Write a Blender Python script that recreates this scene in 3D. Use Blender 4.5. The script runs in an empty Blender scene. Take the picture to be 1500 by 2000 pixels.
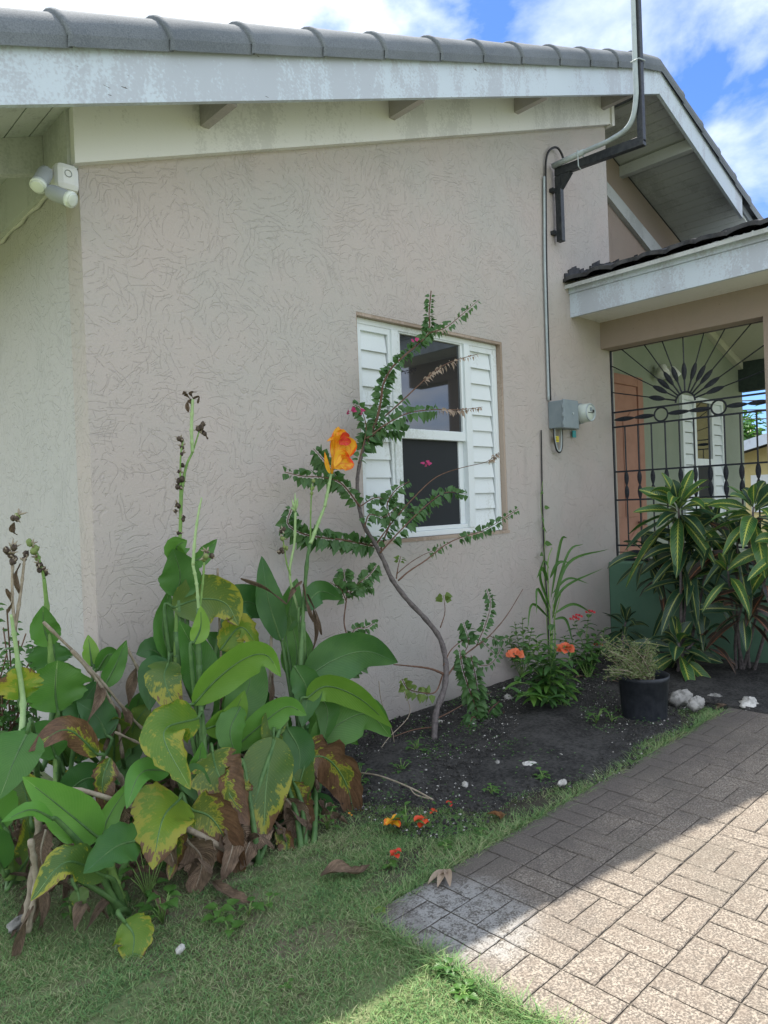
import bpy, math, random
from mathutils import Vector, Matrix
V=Vector; R_=math.radians
scn=bpy.context.scene; col=scn.collection
random.seed(7); rnd=random.random
def U(a,b): return a+(b-a)*random.random()
# ---------------------------------------------------------------- camera
F=1387.0; CAM=V((-5.5098,-3.0796,1.3))
RW=Matrix(((.7239,-.0346,.6891),(-.6889,.0191,.7246),(-.0382,-.9992,-.01)))
cam=bpy.data.cameras.new('camera'); co=bpy.data.objects.new('camera',cam); col.objects.link(co)
cam.sensor_fit='HORIZONTAL'; cam.sensor_width=36; cam.lens=36*F/1500; cam.clip_start=.05; cam.clip_end=3000
m=Matrix((( RW[0][0],-RW[0][1],-RW[0][2],CAM.x),(RW[1][0],-RW[1][1],-RW[1][2],CAM.y),(RW[2][0],-RW[2][1],-RW[2][2],CAM.z),(0,0,0,1)))
co.matrix_world=m; scn.camera=co
# ---------------------------------------------------------------- sky and sun
SX,SY=.10,.397
sd=V((SX,SY,1)).normalized(); ELEV=math.asin(sd.z); AZ=math.atan2(sd.x,sd.y)
scn.view_settings.view_transform='Standard'; scn.view_settings.look='None'; scn.view_settings.exposure=.88; scn.view_settings.gamma=1
w=bpy.data.worlds.new('World'); scn.world=w; w.use_nodes=True
nt=w.node_tree; nt.nodes.clear(); N=nt.nodes.new; L=nt.links.new
sky=N('ShaderNodeTexSky'); sky.sky_type='NISHITA'; sky.sun_disc=False; sky.sun_elevation=ELEV; sky.sun_rotation=AZ
sky.air_density=1.0; sky.dust_density=.3; sky.ozone_density=3.5
bg=N('ShaderNodeBackground'); out=N('ShaderNodeOutputWorld'); tc=N('ShaderNodeTexCoord')
mp=N('ShaderNodeMapping'); mp.inputs['Location'].default_value=(.35,.1,.2); mp.inputs['Scale'].default_value=(1,1,1.9)
n1=N('ShaderNodeTexNoise'); n1.inputs['Scale'].default_value=3.1; n1.inputs['Detail'].default_value=9; n1.inputs['Roughness'].default_value=.56; n1.inputs['Distortion'].default_value=.25
n2=N('ShaderNodeTexNoise'); n2.inputs['Scale'].default_value=5; n2.inputs['Detail'].default_value=7
L(tc.outputs['Generated'],mp.inputs[0]); L(mp.outputs[0],n1.inputs['Vector']); L(mp.outputs[0],n2.inputs['Vector'])
# clouds thin out towards the east (+x)
sp=N('ShaderNodeSeparateXYZ'); L(tc.outputs['Generated'],sp.inputs[0])
ma=N('ShaderNodeMath'); ma.operation='MULTIPLY_ADD'; ma.inputs[1].default_value=-.55; ma.inputs[2].default_value=.37
L(sp.outputs[0],ma.inputs[0])
mz=N('ShaderNodeMapRange'); mz.interpolation_type='SMOOTHSTEP'; mz.inputs[1].default_value=.40; mz.inputs[2].default_value=.46; mz.inputs[3].default_value=.17; mz.inputs[4].default_value=0; L(sp.outputs[2],mz.inputs[0])
mc_=N('ShaderNodeMath'); mc_.operation='ADD'; L(ma.outputs[0],mc_.inputs[0]); L(mz.outputs[0],mc_.inputs[1])
mb_=N('ShaderNodeMath'); mb_.operation='ADD'; L(n1.outputs[0],mb_.inputs[0]); L(mc_.outputs[0],mb_.inputs[1])
cr=N('ShaderNodeValToRGB'); cr.color_ramp.elements[0].position=.46; cr.color_ramp.elements[1].position=.66; L(mb_.outputs[0],cr.inputs[0])
cc=N('ShaderNodeValToRGB'); cc.color_ramp.elements[0].position=.35; cc.color_ramp.elements[0].color=(3.6,4.1,4.9,1); cc.color_ramp.elements[1].position=.6; cc.color_ramp.elements[1].color=(5.9,6.2,6.7,1)
L(n2.outputs[0],cc.inputs[0])
hs=N('ShaderNodeMix'); hs.data_type='RGBA'; hs.blend_type='MULTIPLY'; hs.inputs[0].default_value=1; hs.inputs[7].default_value=(.42,.57,.83,1); L(sky.outputs[0],hs.inputs[6])
mx=N('ShaderNodeMix'); mx.data_type='RGBA'; L(cr.outputs[0],mx.inputs[0]); L(hs.outputs[2],mx.inputs[6]); L(cc.outputs[0],mx.inputs[7])
L(mx.outputs[2],bg.inputs[0]); bg.inputs[1].default_value=.15; L(bg.outputs[0],out.inputs[0])
sl=bpy.data.lights.new('sun','SUN'); sl.energy=5.0; sl.angle=R_(.55); sl.color=(1,.93,.82)
so=bpy.data.objects.new('sun',sl); col.objects.link(so); so.rotation_euler=sd.to_track_quat('Z','Y').to_euler()
# ---------------------------------------------------------------- helpers
def pt(px,py,ax,val):
    d=RW@V(((px-750)/F,(py-1000)/F,1)); i='xyz'.index(ax); return CAM+d*((val-CAM[i])/d[i])
def wl(o):
    p=V((0,0,0))
    while o: p=p+o.location; o=o.parent
    return p
class MB:
    def __init__(s): s.v=[]; s.f=[]; s.uv=[]; s.mi=[]
    def add(s,vs,fs,uvs=None,mi=0):
        b=len(s.v); s.v+= [tuple(p) for p in vs]
        for k,f in enumerate(fs):
            s.f.append([i+b for i in f]); s.mi.append(mi)
            s.uv.append([uvs[i] for i in f] if uvs else [(0,0)]*len(f))
        return s
    def box(s,a,b,mi=0):
        x0,y0,z0=a; x1,y1,z1=b
        x0,x1=min(x0,x1),max(x0,x1); y0,y1=min(y0,y1),max(y0,y1); z0,z1=min(z0,z1),max(z0,z1)
        vs=[(x,y,z) for z in (z0,z1) for x,y in ((x0,y0),(x1,y0),(x1,y1),(x0,y1))]
        return s.add(vs,[(3,2,1,0),(4,5,6,7),(0,1,5,4),(1,2,6,5),(2,3,7,6),(3,0,4,7)],mi=mi)
    def prism(s,poly,d,mi=0):   # poly: closed 3d polygon, d: offset vector
        n=len(poly); P=[V(p) for p in poly]; d=V(d)
        vs=P+[p+d for p in P]
        return s.add(vs,[list(range(n))[::-1],list(range(n,2*n))]+[(i,(i+1)%n,n+(i+1)%n,n+i) for i in range(n)],mi=mi)
    def tube(s,pts,rad,sides=8,cap=True,mi=0,flat=None):
        P=[V(p) for p in pts]; n=len(P)
        if not hasattr(rad,'__len__'): rad=[rad]*n
        vs=[];uvs=[]; prev=None
        for i,p in enumerate(P):
            t=(P[min(i+1,n-1)]-P[max(i-1,0)])
            t=t.normalized() if t.length>1e-9 else V((0,0,1))
            if prev is None: a=t.orthogonal().normalized()
            else:
                a=prev-t*prev.dot(t); a=a.normalized() if a.length>1e-6 else t.orthogonal().normalized()
            prev=a; b=t.cross(a)
            for k in range(sides):
                an=2*math.pi*k/sides; vs.append(p+(a*math.cos(an)+b*math.sin(an))*rad[i]); uvs.append((k/sides,i/(n-1)))
        fs=[(i*sides+k,i*sides+(k+1)%sides,(i+1)*sides+(k+1)%sides,(i+1)*sides+k) for i in range(n-1) for k in range(sides)]
        if cap: fs+= [list(range(sides))[::-1],[(n-1)*sides+k for k in range(sides)]]
        return s.add(vs,fs,uvs,mi)
    def grid(s,rows,uvr=None,mi=0):
        n=len(rows); mm=len(rows[0]); vs=[p for r in rows for p in r]
        uvs=[(j/(mm-1),i/(n-1)) for i in range(n) for j in range(mm)]
        return s.add(vs,[(i*mm+j,i*mm+j+1,(i+1)*mm+j+1,(i+1)*mm+j) for i in range(n-1) for j in range(mm-1)],uvs,mi)
    def build(s,name,mat,parent=None,smooth=False,label=None,bevel=0):
        o_=wl(parent) if parent else V((0,0,0))
        me=bpy.data.meshes.new(name); me.from_pydata([(x-o_.x,y-o_.y,z-o_.z) for x,y,z in s.v],[],s.f)
        ms=mat if isinstance(mat,(list,tuple)) else [mat]
        for q in ms: me.materials.append(q)
        me.polygons.foreach_set('material_index',s.mi)
        if any(u!=[(0,0)]*len(u) for u in s.uv[:5]) or len(s.uv)>5:
            ul=me.uv_layers.new(name='UVMap'); fl=[c for f in s.uv for uv in f for c in uv]; ul.data.foreach_set('uv',fl)
        if smooth: me.polygons.foreach_set('use_smooth',[True]*len(me.polygons))
        me.update()
        o=bpy.data.objects.new(name,me); col.objects.link(o)
        if parent: o.parent=parent
        if label: o['label']=label
        if bevel:
            b=o.modifiers.new('bevel','BEVEL'); b.width=bevel; b.segments=2; b.limit_method='ANGLE'
        return o
def tag(o,label,cat,group=None):
    o['label']=label; o['category']=cat
    if group: o['group']=group
    return o
def struct(o,kind='structure'): o['kind']=kind; return o
def thing(name,label,cat,loc=(0,0,0),group=None):
    o=bpy.data.objects.new(name,None); o.empty_display_size=.1; col.objects.link(o); o.location=loc; return tag(o,label,cat,group)
def spline(P,n):
    P=[V(p) for p in P]
    if len(P)==2: return [P[0].lerp(P[1],i/n) for i in range(n+1)]
    Q=[P[0]*2-P[1]]+P+[P[-1]*2-P[-2]]; out=[]; m_=len(P)-1
    for i in range(n+1):
        t=i/n*m_; k=min(int(t),m_-1); t-=k; a,b,c,d=Q[k:k+4]
        out.append(.5*((2*b)+(c-a)*t+(2*a-5*b+4*c-d)*t*t+(3*b-3*c+d-a)*t**3))
    return out
# ---------------------------------------------------------------- materials
def mat(name,color=(.5,.5,.5),rough=.8,metal=0,spec=.5):
    m=bpy.data.materials.new(name); m.use_nodes=True; b=m.node_tree.nodes['Principled BSDF']
    b.inputs['Base Color'].default_value=(*color,1); b.inputs['Roughness'].default_value=rough; b.inputs['Metallic'].default_value=metal
    b.inputs['Specular IOR Level'].default_value=spec; return m
class G:  # small node graph helper
    def __init__(s,m): s.m=m; s.t=m.node_tree; s.b=s.t.nodes['Principled BSDF']
    def n(s,k,**kw):
        x=s.t.nodes.new('ShaderNode'+k)
        for a,b in kw.items():
            if hasattr(x,a): setattr(x,a,b)
            else: x.inputs[a.replace('_',' ')].default_value=b
        return x
    def l(s,a,b): s.t.links.new(a,b)
    def pos(s,scale=(1,1,1),rot=(0,0,0)):
        g=s.n('NewGeometry'); mpp=s.n('Mapping'); mpp.inputs['Scale'].default_value=scale; mpp.inputs['Rotation'].default_value=rot; s.l(g.outputs['Position'],mpp.inputs[0]); return mpp.outputs[0]
    def noise(s,vec,scale,detail=4,rough=.5,dist=0):
        x=s.n('TexNoise'); x.inputs['Scale'].default_value=scale; x.inputs['Detail'].default_value=detail; x.inputs['Roughness'].default_value=rough; x.inputs['Distortion'].default_value=dist
        s.l(vec,x.inputs['Vector']); return x.outputs['Fac']
    def ma(s,op,a,b=None,c=None,clamp=False):
        x=s.n('Math'); x.operation=op; x.use_clamp=clamp
        for i,v in enumerate((a,b,c)):
            if v is None: continue
            if isinstance(v,(int,float)): x.inputs[i].default_value=v
            else: s.l(v,x.inputs[i])
        return x.outputs[0]
    def ramp(s,f,stops):
        x=s.n('ValToRGB'); e=x.color_ramp.elements
        while len(e)<len(stops): e.new(.5)
        for k,(p,c) in enumerate(stops):
            e[k].position=p; e[k].color=(*c,1) if hasattr(c,'__len__') else (c,c,c,1)
        s.l(f,x.inputs[0]); return x.outputs[0]
    def mix(s,f,a,b,blend='MIX'):
        x=s.n('Mix'); x.data_type='RGBA'; x.blend_type=blend
        for i,v in ((0,f),(6,a),(7,b)):
            if isinstance(v,(int,float)): x.inputs[i].default_value=v
            elif isinstance(v,tuple): x.inputs[i].default_value=(*v,1)
            else: s.l(v,x.inputs[i])
        return x.outputs[2]
    def col(s,c): s.l(c,s.b.inputs['Base Color'])
    def bump(s,h,st=.5,dist=.01):
        x=s.n('Bump'); x.inputs['Strength'].default_value=st; x.inputs['Distance'].default_value=dist; s.l(h,x.inputs['Height']); s.l(x.outputs[0],s.b.inputs['Normal']); return x
def smooth01(g,f,a,b):
    x=g.n('MapRange'); x.interpolation_type='SMOOTHSTEP'; x.inputs[1].default_value=a; x.inputs[2].default_value=b; g.l(f,x.inputs[0]); return x.outputs[0]
def stucco(name,base,dark,alt,scr=1.0,bumpst=.8):
    m=mat(name,base,.9,spec=.2); g=G(m); p=g.pos()
    lines=None
    for sc,k,th,seed,wd in ((1.3,30,.54,0,.055),(2.2,20,.55,7.3,.055)):
        mpp=g.n('Mapping'); mpp.inputs['Location'].default_value=(seed,seed*.7,seed*1.3); g.l(p,mpp.inputs[0])
        ph=g.noise(mpp.outputs[0],sc,1.6,.5,1.3)
        fr=g.ma('FRACT',g.ma('MULTIPLY',ph,k)); d=g.ma('ABSOLUTE',g.ma('SUBTRACT',fr,.5))
        ln=g.ma('SUBTRACT',1,smooth01(g,d,wd*.25,wd))
        msk=smooth01(g,g.noise(mpp.outputs[0],9+sc*3,3,.6,.4),th,th+.04)
        ln=g.ma('MULTIPLY',ln,msk)
        lines=ln if lines is None else g.ma('MAXIMUM',lines,ln)
    wp=g.n('VectorMath'); wp.operation='MULTIPLY_ADD'; nz=g.n('TexNoise'); nz.inputs['Scale'].default_value=3.5; nz.inputs['Detail'].default_value=2; g.l(p,nz.inputs['Vector'])
    g.l(nz.outputs['Color'],wp.inputs[0]); wp.inputs[1].default_value=(.22,.22,.22); g.l(p,wp.inputs[2])
    for sc,k,off in ((1.5,19,0),(2.3,12,5.2),(3.4,8,9.1)):
        vo=g.n('TexVoronoi'); vo.feature='F1'; vo.inputs['Scale'].default_value=sc; mpp=g.n('Mapping'); mpp.inputs['Location'].default_value=(off,off,off); g.l(wp.outputs[0],mpp.inputs[0]); g.l(mpp.outputs[0],vo.inputs['Vector'])
        fr=g.ma('FRACT',g.ma('MULTIPLY',vo.outputs['Distance'],k)); d=g.ma('ABSOLUTE',g.ma('SUBTRACT',fr,.5)); ln=g.ma('SUBTRACT',1,smooth01(g,d,.015,.06))
        msk=smooth01(g,g.noise(mpp.outputs[0],7.5+sc,3,.6,.5),.50,.545); lines=g.ma('MAXIMUM',lines,g.ma('MULTIPLY',ln,msk))
    big=g.noise(p,1.1,5,.6); fine=g.noise(p,90,4,.6); grit=g.noise(p,260,2)
    c=g.mix(smooth01(g,big,.35,.68),base,alt); c=g.mix(g.ma('MULTIPLY',lines,.11*scr),c,dark)
    sz=g.n('SeparateXYZ'); g.l(p,sz.inputs[0]); spl=g.ma('MULTIPLY',g.ma('SUBTRACT',1,smooth01(g,g.ma('ADD',sz.outputs[2],g.ma('MULTIPLY',g.noise(p,3,5,.6),.35)),.12,.42)),.30); c=g.mix(spl,c,tuple(x*.55 for x in dark))
    stn=g.noise(g.pos((1,1,.22)),5,5,.6); c=g.mix(g.ma('MULTIPLY',smooth01(g,stn,.60,.75),.22),c,tuple(x*.85 for x in dark))
    spk=smooth01(g,g.noise(p,42,2,.5),.735,.76); c=g.mix(g.ma('MULTIPLY',spk,.5),c,(.12,.11,.1))
    c=g.mix(g.ma('MULTIPLY',smooth01(g,grit,.45,.7),.12),c,dark)
    g.col(c); h=g.ma('ADD',g.ma('MULTIPLY',lines,-.42*scr),g.ma('ADD',g.ma('MULTIPLY',fine,.55),g.ma('MULTIPLY',grit,.2)))
    g.bump(h,bumpst,.0055); return m
M={}
M['wall']=stucco('pink_stucco',(.49,.435,.41),(.32,.295,.275),(.45,.43,.405))
M['wall_side']=stucco('grey_stucco',(.48,.47,.455),(.31,.305,.295),(.455,.455,.44))
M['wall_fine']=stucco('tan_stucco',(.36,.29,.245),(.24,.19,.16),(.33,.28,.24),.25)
M['green']=stucco('green_stucco',(.24,.28,.22),(.17,.20,.16),(.285,.32,.26),.5)
M['greenk']=stucco('green_knee',(.10,.20,.135),(.075,.15,.10),(.12,.22,.15),.15)
def weathered(name,white,dirt,amt,streak=True,chips=True):
    m=mat(name,white,.6,spec=.3); g=G(m); p=g.pos((1,1,.45) if streak else (1,1,1))
    n=g.noise(p,2.3,6,.62,.3); n2=g.noise(g.pos((1,1,.25)),22,6,.7); n3=g.noise(g.pos(),75,4,.65)
    f=g.ma('ADD',g.ma('MULTIPLY',n,.62),g.ma('ADD',g.ma('MULTIPLY',n2,.2),g.ma('MULTIPLY',n3,.3)))
    k=smooth01(g,f,.60-amt,.67-amt); c=g.mix(g.ma('MULTIPLY',k,.6),white,dirt)
    if chips:
        n4=g.noise(g.pos((.35,.35,2.2)),34,5,.6); c=g.mix(smooth01(g,n4,.69,.71),c,(.09,.08,.07))
    g.col(c); g.bump(g.ma('ADD',n3,n2),.25,.003); return m
M['fascia']=weathered('weathered_white_paint',(.56,.64,.73),(.40,.42,.48),.06)
M['frieze']=weathered('cream_paint',(.76,.76,.75),(.55,.55,.54),.04,chips=False)
M['lookout']=weathered('grey_lookout_paint',(.42,.39,.39),(.30,.28,.28),.05,chips=False)
M['friezeside']=weathered('mildewed_cream_paint',(.48,.50,.48),(.34,.36,.34),.07,chips=False)
M['soffit']=weathered('soffit_paint',(.52,.55,.55),(.36,.38,.38),.05,chips=False)
M['white']=weathered('white_window_paint',(.72,.78,.80),(.54,.58,.56),-.0,chips=False)
M['reveal']=weathered('dirty_reveal',(.42,.34,.28),(.24,.18,.13),.06,chips=False)
M['ceil']=weathered('porch_ceiling',(.50,.50,.42),(.40,.41,.34),.0,chips=False)
def grainy(name,a,b,scale=60,rough=.85,bst=.5,bd=.004,big=2.0):
    m=mat(name,a,rough,spec=.3); g=G(m); p=g.pos(); n=g.noise(p,scale,6,.65); n2=g.noise(p,big,5,.6)
    g.col(g.mix(smooth01(g,g.ma('ADD',g.ma('MULTIPLY',n,.6),g.ma('MULTIPLY',n2,.4)),.38,.62),a,b)); g.bump(n,bst,bd); return m
M['tile']=grainy('charcoal_tile',(.115,.132,.15),(.19,.21,.235),170,.9,.3)  # charcoal lifted to blue-grey, veiling glare put into the tile colour
M['ptile']=grainy('dark_slate_tile',(.025,.028,.033),(.07,.07,.075),18,.7)
M['blacksteel']=grainy('black_painted_steel',(.02,.024,.03),(.045,.05,.055),40,.42,.15)
M['iron']=grainy('wrought_iron',(.012,.015,.022),(.03,.035,.045),60,.45,.2)
M['pvc']=grainy('grey_pvc',(.34,.40,.43),(.44,.50,.52),20,.45,.1)
M['boxgrey']=grainy('grey_enamel',(.20,.25,.28),(.24,.29,.32),12,.42,.05)
M['cable']=mat('black_cable',(.02,.02,.022),.6)
M['door']=grainy('salmon_door',(.36,.185,.135),(.31,.155,.11),9,.5,.1)
M['dark']=mat('dark_interior',(.012,.014,.016),.9)  # near-black colour stands in for the shade of the unlit interior
M['conc']=grainy('concrete',(.20,.21,.19),(.30,.30,.28),50,.9)
M['trunk']=grainy('grey_bark',(.085,.075,.075),(.17,.15,.145),55,.9,.8,.006)
M['twig']=grainy('brown_twig',(.10,.055,.035),(.17,.10,.07),70,.85,.5)
M['drystem']=grainy('dry_stem',(.22,.18,.13),(.36,.31,.24),40,.9,.5)
M['pot']=grainy('black_plastic_pot',(.022,.026,.033),(.045,.05,.06),20,.5,.1)
M['rock']=grainy('limestone',(.34,.33,.30),(.62,.61,.58),30,.9,.8,.01)
M['rockd']=grainy('grey_stone',(.16,.16,.15),(.36,.35,.33),26,.9,.8,.01)
M['soil']=grainy('black_soil',(.022,.022,.022),(.075,.073,.07),55,.95,1,.02,6)
M['chip']=grainy('gravel',(.30,.29,.27),(.60,.59,.56),80,.9)
M['clod']=grainy('soil_clod',(.022,.022,.021),(.08,.076,.07),80,.95)
M['yellowtag']=mat('yellow_tag',(.75,.62,.03),.5); M['teal']=mat('teal_tag',(.03,.30,.33),.5)
M['lampwhite']=mat('lamp_white',(.70,.72,.72),.35); M['lampgrey']=mat('lamp_grey',(.30,.33,.34),.45); M['lens']=mat('lamp_lens',(.68,.74,.68),.15)
M['caulk']=mat('sealant',(.48,.48,.45),.6)
gl=mat('window_glass',(.012,.016,.022),.03); gl.node_tree.nodes['Principled BSDF'].inputs['IOR'].default_value=2.1; M['glass']=gl
mg=mat('meter_glass',(.55,.62,.58),.08); M['mglass']=mg
M['screen']=mat('insect_screen',(.022,.026,.03),.6,spec=.25)
def leafmat(name,green,lime=None,spotted=0,dry=0,transl=.35,rib=(.35,.5,.2),ribw=.018,veins=.055,rough=.40,freq=26,yel=(.33,.33,.045),brn=(.10,.055,.03),tint=(1.0,1.25,.45)):
    lime=lime or tuple(c*1.3 for c in green)
    m=mat(name,green,rough,spec=.4); g=G(m); uv=g.n('UVMap'); sx=g.n('SeparateXYZ'); g.l(uv.outputs[0],sx.inputs[0]); u,v=sx.outputs[0],sx.outputs[1]
    oi=g.n('ObjectInfo'); p=g.pos(); d=g.ma('ABSOLUTE',g.ma('SUBTRACT',u,.5))
    n=g.noise(p,7,4,.6); c=g.mix(smooth01(g,g.ma('ADD',g.ma('MULTIPLY',n,.7),g.ma('MULTIPLY',oi.outputs['Random'],.3)),.3,.7),green,lime)
    ph=g.ma('ADD',g.ma('MULTIPLY',v,freq),g.ma('MULTIPLY',d,-freq*.55)); vn=g.ma('SINE',g.ma('MULTIPLY',ph,6.283))
    c=g.mix(g.ma('MULTIPLY',smooth01(g,vn,.3,1),veins),c,rib)
    c=g.mix(g.ma('MULTIPLY',g.ma('SUBTRACT',1,smooth01(g,d,ribw*.4,ribw)),.75),c,rib)
    if spotted or dry:
        cv=g.n('CombineXYZ'); g.l(g.ma('MULTIPLY',d,5.0),cv.inputs[0]); g.l(g.ma('MULTIPLY',ph,.75),cv.inputs[1]); g.l(g.ma('ADD',g.ma('MULTIPLY',oi.outputs['Random'],40),g.ma('MULTIPLY',g.ma('SIGN',g.ma('SUBTRACT',u,.5)),3)),cv.inputs[2])
        nb=g.ma('ADD',g.ma('MULTIPLY',g.noise(cv.outputs[0],1.0,6,.7),.6),g.ma('MULTIPLY',g.noise(p,22,6,.7),.4)); nc=g.noise(p,5.5,4,.55)
        f=g.ma('ADD',g.ma('MULTIPLY',nb,.42),g.ma('ADD',g.ma('MULTIPLY',nc,.5),g.ma('ADD',g.ma('MULTIPLY',d,.26),g.ma('MULTIPLY',v,.13))))
        c=g.mix(smooth01(g,f,spotted,spotted+.035),c,yel)
        c=g.mix(g.ma('MULTIPLY',smooth01(g,g.noise(p,85,3,.6),.6,.66),g.ma('MULTIPLY',smooth01(g,f,spotted-.14,spotted),.8)),c,yel)
        c=g.mix(smooth01(g,f,dry,dry+.02),c,g.mix(smooth01(g,nb,.4,.65),brn,tuple(x*2.1 for x in brn)))
    g.col(c); g.bump(g.ma('ADD',g.ma('MULTIPLY',vn,.14),g.ma('ADD',n,g.ma('MULTIPLY',g.noise(p,30,3),.5))),.3 if transl>.15 else 1.0,.003 if transl>.15 else .007)
    tr=g.n('BsdfTranslucent'); g.l(g.mix(.6,c,g.mix(1.0,c,tint,'MULTIPLY')),tr.inputs[0]); ms=g.n('MixShader'); ms.inputs[0].default_value=transl
    g.l(g.b.outputs[0],ms.inputs[1]); g.l(tr.outputs[0],ms.inputs[2]); g.l(ms.outputs[0],g.t.nodes['Material Output'].inputs[0]); return m
LM={ 'g':leafmat('canna_green',(.07,.19,.04),(.11,.26,.055),transl=.4),
 'd':leafmat('canna_dark',(.05,.145,.042),(.08,.20,.05),rib=(.12,.24,.13)),
 'l':leafmat('canna_lime',(.17,.34,.05),(.24,.42,.08),transl=.42),
 'b':leafmat('canna_bright',(.11,.29,.055),(.16,.36,.07),transl=.42),
 's':leafmat('canna_spotted',(.075,.15,.035),(.12,.19,.04),spotted=.645,dry=.725,transl=.3),
 'y':leafmat('canna_yellowed',(.12,.23,.03),(.20,.30,.03),spotted=.60,dry=.69,transl=.35),
 'x':leafmat('canna_scorched',(.07,.14,.03),(.13,.18,.03),spotted=.53,dry=.565,transl=.22),
 'r':leafmat('canna_dry',(.12,.08,.05),(.20,.15,.10),spotted=.3,dry=.35,transl=.12,rib=(.3,.24,.17),rough=.85,brn=(.15,.105,.072)),
 'boug':leafmat('bougainvillea_leaf',(.06,.145,.045),(.10,.21,.06),rib=(.14,.24,.09),ribw=.03,veins=.05,freq=6,transl=.3),
 'bougl':leafmat('bougainvillea_young_leaf',(.12,.20,.04),(.2,.26,.05),rib=(.2,.3,.1),ribw=.03,veins=.05,freq=6),
 'weed':leafmat('weed_leaf',(.05,.14,.03),(.09,.20,.04),rib=(.12,.24,.08),veins=.06,freq=6),
 'cross':leafmat('glossy_green_leaf',(.11,.25,.045),(.20,.36,.07),rib=(.2,.32,.1),ribw=.04,veins=.15,freq=8),
 'needle':leafmat('needle_leaf',(.10,.14,.05),(.17,.21,.09),veins=0,transl=.2),
 'bract':leafmat('magenta_bract',(.50,.03,.16),(.6,.06,.22),tint=(1,1,1),rib=(.5,.05,.15),veins=.05,transl=.4),
 'drybract':leafmat('dry_bract',(.28,.20,.15),(.42,.33,.25),tint=(1,1,1),rib=(.3,.2,.15),transl=.2),
 'orange':leafmat('coral_petal',(.75,.16,.07),(.80,.22,.10),tint=(1,1,1),rib=(.8,.2,.1),transl=.35),
 'red':leafmat('red_petal',(.55,.03,.04),(.6,.05,.06),tint=(1,1,1),rib=(.5,.05,.05),transl=.3),
 'petal':leafmat('yellow_red_petal',(.85,.42,.02),(.85,.50,.03),tint=(1,1,1),rib=(.80,.22,.02),veins=.22,ribw=.05,freq=3,spotted=.655,dry=.72,yel=(.80,.20,.015),brn=(.55,.03,.01),transl=.35),
 'petalr':leafmat('red_orange_petal',(.60,.035,.03),(.70,.08,.03),tint=(1,1,1),rib=(.75,.25,.03),veins=.2,freq=3,transl=.3),
}
def crotonmat(name,g0,g1,rib,side):
    m=mat(name,g0,.3,spec=.5); g=G(m); uv=g.n('UVMap'); sx=g.n('SeparateXYZ'); g.l(uv.outputs[0],sx.inputs[0]); u,v=sx.outputs[0],sx.outputs[1]
    d=g.ma('ABSOLUTE',g.ma('SUBTRACT',u,.5)); p=g.pos(); n=g.noise(p,12,3)
    c=g.mix(smooth01(g,n,.35,.65),g0,g1)
    ph=g.ma('SINE',g.ma('MULTIPLY',g.ma('ADD',g.ma('MULTIPLY',v,15),g.ma('MULTIPLY',d,-5)),6.283))
    reach=g.ma('SUBTRACT',1,smooth01(g,g.ma('ADD',d,g.ma('MULTIPLY',n,.35)),.22,.46))
    c=g.mix(g.ma('MULTIPLY',g.ma('MULTIPLY',smooth01(g,ph,.55,.95),reach),side),c,rib)
    c=g.mix(g.ma('SUBTRACT',1,smooth01(g,d,.035,.06)),c,rib)
    c=g.mix(smooth01(g,d,.475,.49),c,tuple(x*.8 for x in rib))
    g.col(c); g.bump(ph,.2,.003)
    tr=g.n('BsdfTranslucent'); g.l(c,tr.inputs[0]); ms=g.n('MixShader'); ms.inputs[0].default_value=.25
    g.l(g.b.outputs[0],ms.inputs[1]); g.l(tr.outputs[0],ms.inputs[2]); g.l(ms.outputs[0],g.t.nodes['Material Output'].inputs[0]); return m
CR=[crotonmat('croton_green_yellow',(.035,.115,.035),(.07,.17,.04),(.50,.53,.10),.65),
    crotonmat('croton_dark_green',(.018,.058,.03),(.03,.08,.04),(.36,.40,.12),.3),
    crotonmat('croton_bronze',(.03,.028,.022),(.05,.035,.025),(.36,.15,.08),.5)]
M['stem']=grainy('green_stem',(.13,.24,.06),(.20,.32,.09),30,.5,.2)
M['stemd']=grainy('shaded_green_stem',(.055,.125,.04),(.10,.19,.06),30,.5,.2)  # darker copy of the stem green, shade inside the clump put into the colour
M['stemp']=grainy('pale_stem',(.25,.38,.16),(.34,.46,.22),30,.5,.2)
M['seed']=grainy('dry_seed_pod',(.035,.025,.02),(.11,.085,.065),60,.9,.8)
M['podg']=grainy('green_seed_pod',(.16,.22,.07),(.22,.27,.10),60,.8,.6)
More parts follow.
